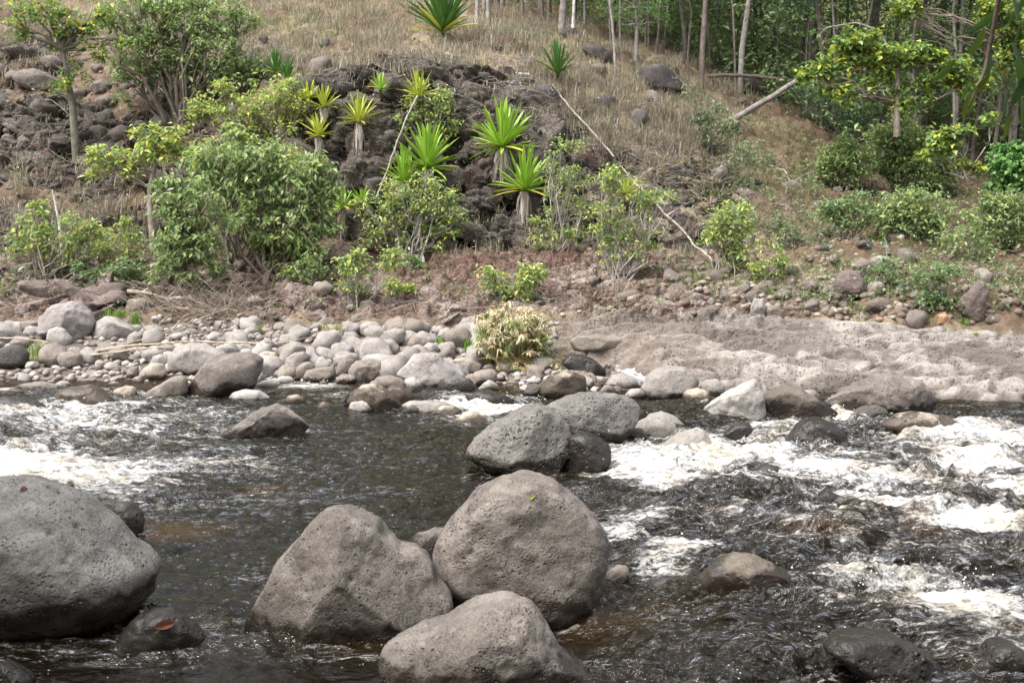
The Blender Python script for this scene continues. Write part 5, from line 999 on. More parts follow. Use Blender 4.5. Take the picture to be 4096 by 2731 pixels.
def rosette(label, fr, cx, cy, r, kind, n=40, skirt=0, top=-.15, depth_off=-.50, seed=0, erect=1., stem=0, depth=None):
    u, v = px(fr, cx, cy); s = FR[fr][2] * 4; rp = r / s
    if depth is None:
        g = hit(u, v + 3, False); d = g.y + depth_off
    else: d = depth
    c = at_depth(u, v, d); L = rp / FPX * d
    root = thing('rosette_plant', c, label, 'plant', 'rosette plants on the far bank')
    rs = random.Random(seed + 300); B = blades(kind)
    for k in range(n):
        f = (k + .5) / n                               # inner (upright) to outer (spread)
        az = k * 2.39996 + rs.uniform(-.2, .2); el = (math.pi / 2 - .08) * (1 - f ** (1.15 * erect)) + top * f + rs.uniform(-.15, .15)
        outer = f > .86
        me = B[4] if outer and rs.random() < .55 and kind != 'shade' else B[min(3, int(f * 3.2))]
        o = obj('leaf', me, BLADE, root)
        lk = L * (1.36 - .42 * f) * rs.uniform(.74, 1.08)
        o.matrix_basis = Matrix.Translation((math.cos(az) * .02, math.sin(az) * .02, rs.uniform(-.03, .03))) @ Matrix.Rotation(az, 4, 'Z') @ Matrix.Rotation(-el, 4, 'Y') @ Matrix.Rotation(rs.uniform(-.35, .35), 4, 'X') @ Matrix.Diagonal((lk, max(lk, .45) * 1.0, lk, 1))
    if skirt:
        mb = MB(); H = skirt / s / FPX * d; rr = random.Random(seed + 9)
        for k in range(70):
            a = rr.uniform(0, 6.28); w = rr.uniform(.02, .045); h = H * rr.uniform(.5, 1.3); r0 = L * .10; r1 = L * rr.uniform(.10, .27); tx, ty = -math.sin(a) * w, math.cos(a) * w
            cc = rr.choice([(.40, .36, .32), (.50, .46, .42), (.27, .22, .18), (.36, .28, .2)])
            P = []
            for i, t in enumerate((0, .3, .7, 1)):
                q = r0 + (r1 - r0) * math.sqrt(t) ; ww = (1 - t * .75); off = rr.uniform(-.02, .02)
                P += [(math.cos(a) * q - tx * ww + off, math.sin(a) * q - ty * ww, -h * t - .02), (math.cos(a) * q + tx * ww + off, math.sin(a) * q + ty * ww, -h * t - .02)]
            mb.add(P, [(0, 1, 3, 2), (2, 3, 5, 4), (4, 5, 7, 6)], cc)
        obj('dead_leaf_skirt', mb.mesh('dead_leaf_skirt'), STRAW, root)
    mb = MB(); h = (stem or max(skirt * .9, 40)) / s / FPX * d
    tube(mb, [(0, .25, -h - .1), (0, .12, -h * .6), (0, 0, .03)], [.035, .035, .035], 6, (.2, .16, .12), cap=True)
    obj('stem', mb.mesh('stem'), BARK, root)
    return root
rosette('big bright rosette plant highest of the four largest, on the cliff centre', 'T2', 985, 905, 235, 'bright', 60, 155, seed=1)
rosette('big rosette plant with widest outer leaves, partly over its darker neighbour', 'T2', 525, 1025, 215, 'bright', 56, 120, seed=2)
rosette('darker rosette plant crowded below the widest one, by the leaning pole', 'T2', 385, 1115, 175, 'bright', 44, 70, seed=3)
rosette('big rosette plant with a long brown skirt of dead leaves near the cliff foot', 'T2', 1120, 1165, 205, 'bright', 54, 165, seed=4)
rosette('small yellow-green rosette plant with a full grey skirt, alone on dark rock', 'T2', 105, 745, 135, 'yellow', 34, 185, seed=5)
rosette('smallest green rosette plant high on the dark rock without a skirt', 'T2', 238, 545, 85, 'bright', 20, 0, seed=6)
rosette('yellow rosette plant at the top of the thin leaning pole', 'T2', 470, 590, 130, 'yellow', 34, 0, seed=7)
rosette('grey-skirted rosette plant low on the cliff by the round shrub', 'T2', 5, 1275, 120, 'bright', 32, 150, seed=8)
rosette('small skirtless rosette plant low on the cliff behind the pale green shrub', 'T2', 122, 1250, 95, 'bright', 26, 0, seed=9)
rosette('upright stiff green plant in the dry grass below the forest', 'T2', 1325, 450, 165, 'deep', 36, 0, top=.35, seed=10)
rosette('tallest deep green spiky plant cut by the top edge among the grass', 'T2', 620, 195, 250, 'deep', 60, 0, top=.3, seed=11)
rosette('yellow-green rosette plant above its long-skirted pair', 'T1', 1982, 655, 115, 'yellow', 30, 80, seed=12)
rosette('yellow-green rosette plant with a long grey skirt, below its pair', 'T1', 1950, 830, 115, 'yellow', 32, 140, seed=13)
rosette('pale rosette plant half hidden by the yellowish leafy tree', 'T1', 1890, 600, 95, 'yellow', 24, 60, seed=14)
rosette('dark green spiky plant in the grass beyond the widest grey-green tree', 'T1', 1690, 440, 120, 'deep', 34, 0, top=.1, seed=15)
rosette('dark green spiky plant next to the other one in the grass, lower', 'T1', 1765, 480, 100, 'deep', 30, 0, top=.2, seed=19)
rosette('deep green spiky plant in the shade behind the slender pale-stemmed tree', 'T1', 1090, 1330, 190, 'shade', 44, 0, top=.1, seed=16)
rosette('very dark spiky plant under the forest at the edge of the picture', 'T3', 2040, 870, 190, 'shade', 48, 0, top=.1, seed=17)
rosette('small yellow-green rosette plant showing through the airy shrub', 'T2', 1745, 1190, 100, 'yellow', 26, 0, seed=18)

# ---------------------------------------------------------------- the dry sedge clump in the middle
def sedge():
    g = hit(*px('M', 1050, 660), water=True); root = thing('sedge_clump', g, 'big dry straw-coloured umbrella sedge clump in the middle, leaning over the water', 'plant')
    st = MB(); hd = MB(); rs = random.Random(5); W = 265 / 1.5315 / 4 / FPX * g.y; H = 400 / 1.5315 / 4 / FPX * g.y
    def head(c, r, green, down=0.):
        col = rs.choice([(.16, .26, .07), (.22, .30, .10), (.30, .33, .14)]) if green else rs.choice([(.56, .47, .29), (.64, .55, .36), (.48, .38, .22), (.60, .56, .42)])
        for k in range(rs.randint(11, 17)):
            a = rs.uniform(0, 6.28); e = rs.uniform(-.5, .45) - down; L = r * rs.uniform(.7, 1.1); w = .006 + r * .025
            d = Vector((math.cos(a) * math.cos(e), math.sin(a) * math.cos(e), math.sin(e))); s_ = Vector((-math.sin(a), math.cos(a), 0)) * w
            m = c + d * L * .5; tip = c + d * L + Vector((0, 0, -.25 * L))
            hd.add([c - s_ * .3, m - s_, m + s_, tip], [(0, 1, 2), (1, 3, 2)], col)
    for k in range(330):
        a = rs.uniform(0, 6.28); q = math.sqrt(rs.random()); x0 = math.cos(a) * q * W * .75; y0 = math.sin(a) * q * .45
        t = rs.random(); top = Vector((x0 * 1.2 + rs.uniform(-.08, .08), y0 * 1.3 - .1 * rs.random(), H * (.97 - .42 * q * q) * (1 - .7 * t * t) * rs.uniform(.88, 1.02)))
        base = Vector((x0 * .8, y0 * .6, -.05)); mid = base.lerp(top, .6) + Vector((rs.uniform(-.05, .05), 0, .03))
        green = rs.random() < (.22 if t < .5 else .55)
        tube(st, [base, mid, top], [.005, .0045, .003], 3, (.22, .28, .09) if rs.random() < .5 else (.5, .42, .24))
        head(top, rs.uniform(.07, .13), green, 0 if rs.random() < .7 else .7)
    for k in range(60):        # flattened stems lying to the water
        a = rs.uniform(-1, 1); b = Vector((a * W * .8, -.25, .10)); e = b + Vector((rs.uniform(.1, .45), -rs.uniform(.15, .35), -rs.uniform(0, .08)))
        tube(st, [b, b.lerp(e, .5) + Vector((0, 0, .05)), e], [.006, .005, .003], 3, rs.choice([(.2, .26, .08), (.45, .36, .2), (.34, .26, .14)]))
        if k % 2: head(e, rs.uniform(.06, .1), rs.random() < .3, .4)
    obj('stems', st.mesh('stems'), STRAW, root)
    me = bpy.data.meshes.new('leaf_heads')
    V = np.concatenate(hd.V); F = np.concatenate(hd.F); C = np.concatenate(hd.C)
    obj('leaf_heads', mesh_np('leaf_heads', V, F, C, smooth=False), STRAW, root)
sedge()

# ---------------------------------------------------------------- grass tufts that can be told apart
def tuft(label, fr, x, y, r, h, cols, n=110, seed=0, name='grass_tuft', lean=.5, category='grass'):
    u, v = px(fr, x, y); s = FR[fr][2] * 4; g = hit(u, v); g.z = max(ground_z(g.x, g.y), 0) if g.y > 12 else 0
    W = r / s / FPX * g.y; H = h / s / FPX * g.y; rs = np.random.default_rng(seed + 70)
    V, F, C = grass_blades(rs, np.stack([rs.normal(0, W * .35, n), rs.normal(0, W * .3, n), np.zeros(n)], 1), H * rs.uniform(.55, 1.1, n), lean, .009, cols)
    o = obj(name, mesh_np(name, V, F, C, smooth=False), STRAW, loc=g, label=label, category=category)
def grass_blades(rs, P, h, lean, w, cols):
    n = len(P); a = rs.uniform(0, 6.28, n); l = rs.uniform(.1, 1, n) * lean
    d = np.stack([np.cos(a), np.sin(a), np.zeros(n)], 1); s = np.stack([-np.sin(a), np.cos(a), np.zeros(n)], 1) * w * .5
    h = h[:, None]; l = l[:, None]; up = np.array([0, 0, 1.])
    m = P + up * h * .6 + d * h * l * .35; t = P + up * h * (1 - .35 * l) + d * h * l
    V = np.stack([P - s, P + s, m + s * .8, m - s * .8, t], 1).reshape(-1, 3); i = np.arange(n) * 5
    F = np.concatenate([np.stack([i, i + 1, i + 2], 1), np.stack([i, i + 2, i + 3], 1), np.stack([i + 3, i + 2, i + 4], 1)])
    cc = np.array(cols)[rs.integers(len(cols), size=n)] * rs.uniform(.75, 1.2, (n, 1))
    return V, F, np.repeat(cc, 5, 0)
GR = [(.16, .30, .05), (.12, .24, .05), (.24, .34, .08)]; ST = [(.46, .38, .22), (.38, .30, .17), (.54, .46, .30)]
tuft('bright green grass tuft beside the dark grey rounded boulder', 'L', 250, 620, 110, 130, GR + [ST[0]], 150, 1)
tuft('dry straw grass tuft drooping below the bright green tuft on the gravel', 'L', 200, 655, 90, 75, ST + [GR[0]], 120, 2, lean=1.)
tuft('low yellow-green grass tuft behind the large pinkish boulders', 'L', 720, 400, 110, 90, GR + [(.3, .36, .09)], 170, 3, lean=.9)
tuft('small green grass tuft by the driftwood on the bar', 'L', 830, 430, 50, 80, GR, 80, 4)
tuft('weedy green sprigs among pebbles past the brown pitted boulder', 'L', 600, 640, 100, 50, GR + ST, 120, 5, lean=1.)
tuft('dry umbrella sedge tuft small and pale at the back of the cobble bar', 'G2', 480, 390, 140, 170, ST + [GR[1]], 160, 6, lean=.9)
tuft('green grass edging at the base of the sedge clump on the bar', 'M', 560, 540, 120, 60, GR + [(.4, .38, .14)], 150, 7, lean=.8)
tuft('fresh green leaves sprouting beside the sedge clump', 'M', 775, 590, 45, 110, GR, 70, 8)
tuft('small grass tuft on the bar in front of the big driftwood', 'L', 1600, 470, 70, 70, GR + ST, 90, 9, lean=.9)
tuft('tiny green tuft among the cobbles above the barrel-shaped boulder', 'M', 430, 460, 50, 40, GR, 60, 10, lean=.9)
tuft('dry grass tuft at the back of the rock ledge by the ochre stone', 'R', 1080, 400, 70, 45, ST + [GR[0]], 90, 11, lean=.8)
tuft('small bright weed in a crack of the rock ledge', 'R', 1795, 500, 20, 28, GR, 30, 12)
tuft('green weed tuft near the foot of the fin-shaped boulder', 'R', 1720, 410, 60, 50, GR, 70, 13, lean=.9)
# ---------------------------------------------------------------- poles, logs, branches and driftwood
def stick(name, label, category, fr, pts, r0, r1, col, depth=None, off=-.15, n=8, amp=.01, seed=0, twigs=0, group=None):
    mb = MB(); P = []
    for i, (x, y) in enumerate(pts):
        u, v = px(fr, x, y)
        if depth is not None: d = depth[i] if isinstance(depth, (list, tuple)) else depth
        else: d = hit(u, v, False).y + off
        P.append(at_depth(u, v, d))
    Q = []
    for a, b in zip(P[:-1], P[1:]): Q += wob(a, b, n, amp, seed)[:-1]
    Q.append(P[-1]); m = len(Q)
    tube(mb, Q, [r0 + (r1 - r0) * i / (m - 1) for i in range(m)], 7 if r0 > .06 else 5, col)
    rs = random.Random(seed)
    for k in range(twigs):
        i = rs.randrange(m // 4, m - 1); a = Q[i]; d = Vector((rs.uniform(-1, 1), rs.uniform(-.5, .3), rs.uniform(-.6, .8))) * rs.uniform(.15, .5)
        tube(mb, wob(a, a + d, 3, .12, seed + k), [r1 * .8 + .003, r1 * .6 + .003, .004, .003], 4, col)
    o = obj(name, mb.mesh(name), BARK, label=label, category=category, group=group); return o
GREYW = (.42, .39, .36); WHITEW = (.62, .60, .57); BRW = (.26, .21, .165)
stick('fallen_trunk', 'thick bare grey tree trunk lying aslant below the forest', 'log', 'T3', [(290, 745), (420, 665), (560, 585), (720, 478)],  .075, .055, (.22, .195, .18), depth=[25.5, 25.6, 25.8, 26], n=4, amp=.01, seed=1)
stick('dead_pole', 'long thin pale pole leaning on the black lichened rock', 'pole', 'T2', [(1290, 520), (1400, 660), (1540, 810), (1670, 960)], .018, .022, (.32, .29, .26), off=-.45, amp=.02, seed=2)
stick('dead_pole', 'long smooth whitish pole sloping down to the rubble', 'pole', 'A', [(1425, 380), (1500, 460), (1570, 530), (1640, 602)], .014, .024, (.34, .31, .28), amp=.015, twigs=3, off=-.4, seed=3)
stick('dead_pole', 'thin whitish stem leaning up the dark cliff to the yellow rosette', 'pole', 'T2', [(208, 1225), (285, 1030), (385, 750), (465, 585)], .013, .020, (.34, .31, .28), amp=.02, depth=[20.4, 20.8, 21.1, 21.4], seed=4)
stick('dead_pole', 'short pale broken stick standing above the yellow rosette', 'pole', 'T2', [(500, 470), (520, 420), (545, 375)], .05, .03, GREYW, depth=22.9, seed=5)
stick('dead_tree', 'slender white dead trunk standing among trees at the top edge', 'dead tree', 'T2', [(1416, 290), (1418, 200), (1422, 90), (1428, -60)], .05, .035, (.6, .57, .53), depth=28, seed=6, n=4)
stick('dead_branch', 'dead grey trunk lying across the grass with a torn splintered end', 'log', 'T2', [(645, 332), (720, 375), (800, 425), (880, 480)], .06, .04, (.36, .33, .31), seed=7, twigs=14, off=-.2)
stick('dead_branch', 'short pale stick lying level in the dry grass', 'branch', 'T2', [(1060, 455), (1145, 458)], .045, .04, WHITEW, seed=8)
stick('dead_pole', 'bare white pole standing in the low yellow-tipped shrub', 'pole', 'T1', [(400, 1680), (385, 1560), (360, 1350), (320, 1160)], .035, .012, (.66, .64, .62), depth=19.6, seed=9)
stick('dead_branch', 'bleached branch lying below the low shrub at the edge of the picture', 'branch', 'L', [(30, 165), (90, 110), (150, 70), (235, 28)], .06, .02, (.5, .47, .44), depth=19.2, seed=10, twigs=5)
stick('driftwood_branch', 'longest grey driftwood limb behind the gravel bar', 'driftwood', 'L', [(1080, 320), (1250, 345), (1420, 370), (1600, 412)], .045, .025, (.34, .27, .23), depth=17.9, seed=11, twigs=8, amp=.03)
stick('driftwood_branch', 'forked driftwood branch near the roots of the leaning tree', 'driftwood', 'L', [(780, 215), (900, 225), (1020, 260), (1180, 250)], .035, .02, (.38, .32, .28), depth=18.2, seed=12, twigs=10, amp=.04)
stick('driftwood_branch', 'thin driftwood stick rising to a point over the bar', 'driftwood', 'L', [(500, 592), (700, 560), (1000, 470), (1398, 318)], .012, .01, (.45, .38, .3), depth=[15.6, 15.9, 16.8, 17.6], seed=13, twigs=8)
stick('driftwood_branch', 'long dry cane lying across the whole gravel bar', 'cane', 'L', [(500, 592), (800, 545), (1200, 520), (1620, 535)], .013, .012, (.5, .42, .32), depth=[15.6, 15.7, 15.9, 15.8], seed=14, twigs=6)
stick('driftwood_branch', 'second dry cane lying under the long one on the pebbles', 'cane', 'L', [(560, 605), (850, 565), (1150, 545)], .011, .008, (.5, .42, .32), depth=[15.4, 15.5, 15.6], seed=15)
stick('driftwood_branch', 'thin cane at the near end of the bar leading out of the picture', 'cane', 'L', [(-20, 500), (120, 500), (300, 525)], .012, .008, (.48, .42, .34), depth=[15.8, 15.8, 15.7], seed=16)
stick('driftwood_branch', 'arching dry cane leaning over the back of the cobble bar', 'cane', 'G2', [(0, 420), (300, 360), (700, 210), (1250, 50)], .010, .006, (.4, .32, .24), depth=[15.8, 16.2, 17, 18], seed=17, twigs=5)
stick('driftwood_branch', 'broken grey log end among the rubble beneath the white pole', 'log', 'R', [(0, 60), (70, 85), (150, 130), (215, 175)], .08, .05, (.3, .26, .23), depth=19.6, seed=18, twigs=8, amp=.05)
stick('dead_branch', 'bleached arching dead branch on the leafy middle slope', 'branch', 'T3', [(520, 1010), (620, 1040), (670, 1120), (675, 1200)], .014, .006, (.42, .39, .36), off=-.2, seed=19, twigs=8, amp=.03)
stick('dead_branch', 'dark fallen branch low under the forest edge', 'branch', 'T3', [(120, 470), (330, 462), (520, 478), (680, 495)], .05, .04, (.15, .12, .1), depth=28.5, seed=20, amp=.02)
stick('dead_branch', 'pale crooked hanging branch above the yellow-leaved limb', 'branch', 'T3', [(1240, 260), (1180, 180), (1060, 140), (960, 155), (880, 170), (820, 230)], .035, .01, (.26, .23, .2), depth=25, seed=21, amp=.02, n=4, twigs=5)
def twigs_mass(name, n, boxes, cols, L, seed, kind='stuff', lift=.05):
    rs = random.Random(seed); mb = MB()
    for k in range(n):
        b = rs.choice(boxes); u = rs.uniform(b[0], b[1]); v = rs.uniform(b[2], b[3]); h = hit(u, v, False)
        p = Vector((h.x, h.y, ground_z(h.x, h.y) + .02)); a = rs.uniform(0, 6.28); l = rs.uniform(*L)
        q = p + Vector((math.cos(a) * l, math.sin(a) * l * .5 - .1, rs.uniform(-.1, .5) * l + lift))
        tube(mb, wob(p, q, 3, .14, seed * 99 + k), [.006, .006, .005, .003], 3, rs.choice(cols))
    obj(name, mb.mesh(name), STRAW, kind=kind)
twigs_mass('driftwood_tangle', 420, [(140, 250, 292, 328), (150, 230, 296, 322), (180, 270, 300, 326)], [(.30, .24, .19), (.38, .32, .27), (.22, .17, .13), (.46, .40, .34)], (.2, .9), 3, lift=.15)
twigs_mass('dead_twigs', 1500, [(0, 330, 40, 290), (0, 130, 150, 260), (370, 640, 60, 130), (540, 800, 130, 290), (700, 1020, 150, 300), (600, 720, 150, 210)], [(.42, .37, .33), (.5, .46, .42), (.32, .26, .21), (.25, .2, .16)], (.15, .6), 4, lift=.08)
twigs_mass('dead_creeper', 700, [(430, 560, 95, 125), (560, 660, 110, 170), (600, 730, 155, 185), (500, 520, 60, 90), (630, 700, 160, 200)], [(.46, .41, .38), (.54, .50, .47), (.38, .33, .3)], (.2, .7), 5, lift=-.15)

# ---------------------------------------------------------------- grass on the slopes, leaf litter, weeds
def grass_field(name, n, accept, cols, hgt, seed, box, w=.010, per=11):
    rs = np.random.default_rng(seed); pts = []
    while len(pts) < n:
        u = rs.uniform(box[0], box[1]); v = rs.uniform(box[2], box[3])
        if rs.random() > accept(u, v): continue
        h = hit(u, v, False)
        if h.y > 80: continue
        pts.append((h.x, h.y, ground_z(h.x, h.y) - .02))
    P = np.repeat(np.array(pts), per, 0); sc = np.repeat(rs.uniform(.5, 1.2, n), per)
    P[:, :2] += rs.normal(0, .09, (len(P), 2))
    V, F, C = grass_blades(rs, P, hgt * sc * rs.uniform(.35, 1.15, len(P)), 1.25, w, cols)
    tint = np.repeat(np.repeat(rs.uniform(.7, 1.15, (n, 1)), per, 0), 5, 0)
    obj(name, mesh_np(name, V, F, C * tint, smooth=False), STRAW, kind='stuff')
def e_(u, v, *L): return max(float(ell(u, v, *l)) for l in L)
def acc_grass(u, v):
    a = .05
    if v < 75 - .0 * u: a = 1.
    a = max(a, e_(u, v, (600, 95, 90, 40, .3), (540, 90, 50, 30), (640, 130, 70, 35), (700, 80, 60, 50), (690, 130, 50, 40), (560, 60, 160, 30)))
    a = max(a, .38 * e_(u, v, (60, 205, 80, 40, .4)))
    if u > 720: a *= max(0, 1 - (u - 720) / 80)
    if u < 110 and 40 < v < 110: a *= .3
    a *= 1 - float(ell(u, v, 400, 150, 100, 82, .1)) * .95
    q = float(perlin(np.array([[u * .035, v * .07, 3.3]]), 5)[0] + .5 * perlin(np.array([[u * .1, v * .2, 1.3]]), 6)[0])
    return a * (.10 + 1.2 * float(sstep(-.25, .3, q)))
grass_field('dry_grass', 10500, acc_grass, [(.40, .345, .25), (.34, .29, .215), (.46, .405, .32), (.27, .225, .175), (.38, .345, .305), (.27, .27, .15)], .34, 31, (-20, 820, -10, 260))
grass_field('green_weeds', 2600, lambda u, v: max(.08, e_(u, v, (840, 290, 90, 25), (960, 280, 80, 40), (720, 280, 60, 20), (300, 20, 120, 30), (560, 40, 60, 20), (760, 170, 80, 50), (60, 290, 120, 15))) * (v < 325), [(.13, .20, .055), (.17, .23, .07), (.22, .25, .09)], .22, 32, (0, 1030, 0, 322), per=7)
def leaf_scatter(name, n, box, accept, pal, size, lift, seed, aspect=.5, mat=None, dmax=80, spread=.0, cluster=6):
    rs = np.random.default_rng(seed); pts = []
    while len(pts) < n:
        u = rs.uniform(box[0], box[1]); v = rs.uniform(box[2], box[3])
        if rs.random() > accept(u, v): continue
        h = hit(u, v, False)
        if h.y > dmax: continue
        pts.append((h.x, h.y, ground_z(h.x, h.y) + rs.uniform(*lift)))
    P = np.repeat(np.array(pts), cluster, 0) + rs.normal(0, .08 + spread, (n * cluster, 3)) * [1, 1, .5 if cluster > 1 else 0]
    V, F, C = leaves(rs, P, size, pal, .1, aspect, .4)
    obj(name, mesh_np(name, V, F, C, smooth=False), mat or LEAF, kind='stuff')
PAL['litter'] = [(.28, .17, .09), (.22, .13, .08), (.36, .25, .14), (.16, .10, .07)]
leaf_scatter('leaf_litter', 5200, (-10, 1034, 40, 322), lambda u, v: .25 + .75 * (u > 700 or u < 380) - .2 * (v < 60), 'litter', .07, (.0, .03), 41, cluster=1)
leaf_scatter('ground_plants', 2300, (-10, 1034, 20, 322), lambda u, v: max(.10, e_(u, v, (850, 285, 80, 30), (950, 290, 80, 40), (800, 200, 120, 60), (740, 120, 60, 40), (950, 200, 120, 80), (90, 270, 120, 30), (250, 20, 120, 30), (520, 30, 50, 20), (580, 40, 40, 20), (720, 100, 30, 40), (1000, 290, 60, 50))),
             'dull', .065, (.02, .25), 42, cluster=7)
# ---------------------------------------------------------------- the forest
def forest_tree(label, u, v, d, h, lean, r, seed, crown=True, group='thin trees of the forest', col=(.24, .21, .19), crowns=None, kids=True):
    p = hit(u, v, False) if d is None else None
    x, y = (p.x, p.y) if p else ((u - 512) / FPX * d / CP, d)
    z = ground_z(x, y) - .1
    root = thing('forest_tree', (x, y, z), label, 'tree', group); rs = random.Random(seed)
    mb = MB(); top = Vector((lean * h, rs.uniform(-.05, .05) * h, h)); P = wob((0, 0, 0), top, 8, .02, seed)
    tube(mb, P, [r * (1 - .6 * i / 8) for i in range(9)], 7, col)
    for k in range(6):
        i = rs.randrange(4, 9); a = rs.uniform(0, 6.28); L = rs.uniform(.8, 2.2)
        tube(mb, wob(P[i], P[i] + Vector((math.cos(a) * L, math.sin(a) * L, rs.uniform(.2, 1) * L)), 4, .08, seed + k), [r * .4, r * .3, r * .22, r * .15, .01], 4, col)
    obj('trunk', mb.mesh('trunk'), BARK, root)
    if crown:
        o = obj('crown', crowns[seed % len(crowns)], LEAF, root); o.location = top * .92; sc = rs.uniform(.8, 1.25) * (h / 7); o.scale = (sc, sc, sc * .8); o.rotation_euler = (0, 0, rs.uniform(0, 6.28))
    return root
def crown_mesh(seed, pal, n=1700, R_=1.9, leaf=.13):
    rs = np.random.default_rng(seed); k = 26; c = rs.normal(0, .42, (k, 3)) * R_ * [1, 1, .6]
    i = rs.integers(k, size=n // 8); dd = rs.normal(size=(len(i), 3)); dd /= np.linalg.norm(dd, axis=1)[:, None]
    q = c[i] + dd * R_ * .36 * rs.uniform(.5, 1, (len(i), 1)); P = np.repeat(q, 8, 0) + rs.normal(0, .09, (len(i) * 8, 3))
    V, F, C = leaves(rs, P, leaf, pal, .3, .5); return mesh_np('crown', V, F, C, smooth=False)
CR = [crown_mesh(1, 'green'), crown_mesh(2, 'dull'), crown_mesh(3, 'green'), crown_mesh(4, 'fresh'), crown_mesh(5, 'feather', aspect if False else 1700)]
GRP = 'thin trees of the forest'
T = 'thin grey-trunked tree standing in the shaded forest at the top of the slope'
named = [('T2', 832, 175, .10, .0, 'pale smooth trunk, first of the pair next to the tall spiky plant', 8), ('T2', 905, 190, .10, 0, 'pale trunk, second of the pair next to the tall spiky plant', 9), ('T2', 868, 120, .09, 0, 'dark thin trunk between the paired pale ones', 8),
         ('T2', 1105, 110, .09, .0, 'single reddish-grey trunk above the green weeds at the top', 9), ('T2', 1345, 200, .18, .02, 'stout brown trunk left of the white dead trunk', 9), ('T2', 1235, 120, .09, 0, 'slim grey trunk before the stout brown one', 9),
         ('T2', 1680, 470, .06, -.10, 'crooked pale sapling trunk leaning left over the long black rock', 5), ('T3', 112, 545, .13, .06, 'dark straight trunk at the grass edge, slightly leaning', 9), ('T3', 350, 610, .14, .0, 'trunk wrapped in pale vine beside the shadowed black rock', 9),
         ('T3', 1240, 262 + 500, .22, -.06, 'thick pale trunk that curves up behind the yellow-leaved limb', 10), ('T3', 1565, 420 + 330, .24, -.04, 'thickest forked trunk near the top corner of the forest', 10), ('T3', 700, 480, .07, .03, 'forked bare white sapling trunk at the upper end of the fallen trunk', 3),
         ('T3', 1985, 740, .10, -.03, 'pale trunk standing by the very dark spiky plant', 9), ('T3', 1745, 730, .09, 0, 'slim pale trunk in the row under the yellow leaves', 9), ('T3', 1855, 720, .08, 0.02, 'slimmest pale trunk of the row beneath the yellow limb', 9), ('T3', 2035, 900, .11, 0, 'trunk directly beside the dark spiky plant at the edge', 9)]
for i, (fr, x, y, r, lean, lab, h) in enumerate(named):
    u, v = px(fr, x, y); forest_tree(lab, u, v, None, h, lean, r * .52, 50 + i, True, None, (.32, .29, .27) if 'pale' in lab or 'white' in lab else (.2, .165, .14), CR)
rs = random.Random(77); k = 0
while k < 150:
    d = rs.uniform(26, 52) if k < 95 else rs.uniform(26, 36); u = rs.uniform(440, 1120) if k < 95 else rs.uniform(600, 1060)
    if u < 620 and d < 29: continue
    if u > 620 and d < 25 + (1024 - u) * .012: continue
    forest_tree(T, u, 0, d, rs.uniform(6, 10) if k < 95 or k % 2 else rs.uniform(2.5, 5), rs.uniform(-.07, .07), rs.uniform(.035, .085) if k < 95 else rs.uniform(.025, .05), 100 + k, True, GRP, rs.choice([(.26, .23, .21), (.2, .17, .15), (.15, .125, .11)]), CR); k += 1
k = 0
while k < 26:       # the trees along the skyline side, mostly above the picture
    d = rs.uniform(30, 50); u = rs.uniform(-150, 520)
    forest_tree('dark-crowned tree on top of the grassy rise at the upper edge', u, 0, d, rs.uniform(5, 8), rs.uniform(-.05, .05), rs.uniform(.07, .12), 300 + k, True, 'trees on the grassy rise', (.2, .17, .15), CR); k += 1
def understory():
    rs = np.random.default_rng(91); V = []; F = []; C = []; nv = 0
    for i in range(2300):
        d = rs.uniform(27, 60); u = rs.uniform(560, 1120) if i % 3 else rs.uniform(470, 800)
        if d < 27 + max(0, (800 - u)) * .045: continue
        x = (u - 512) / FPX * d; z = ground_z(x, d); h = rs.uniform(.3, 6.0) if i % 4 else rs.uniform(0, 1.2); R_ = rs.uniform(.5, 1.3)
        n = 70; q = rs.normal(size=(n // 5, 3)) * [1, 1, .6] * R_ * .55 + [x, d, z + h]; P = np.repeat(q, 5, 0) + rs.normal(0, .10, (n // 5 * 5, 3))
        a, f, c = leaves(rs, P, .14, ['dull', 'green', 'green', 'dark', 'fresh', 'lime'][i % 6], .3, .5); V.append(a); F.append(f + nv); C.append(c); nv += len(a)
    obj('undergrowth', mesh_np('undergrowth', np.concatenate(V), np.concatenate(F), np.concatenate(C), smooth=False), LEAF, kind='stuff')
understory()

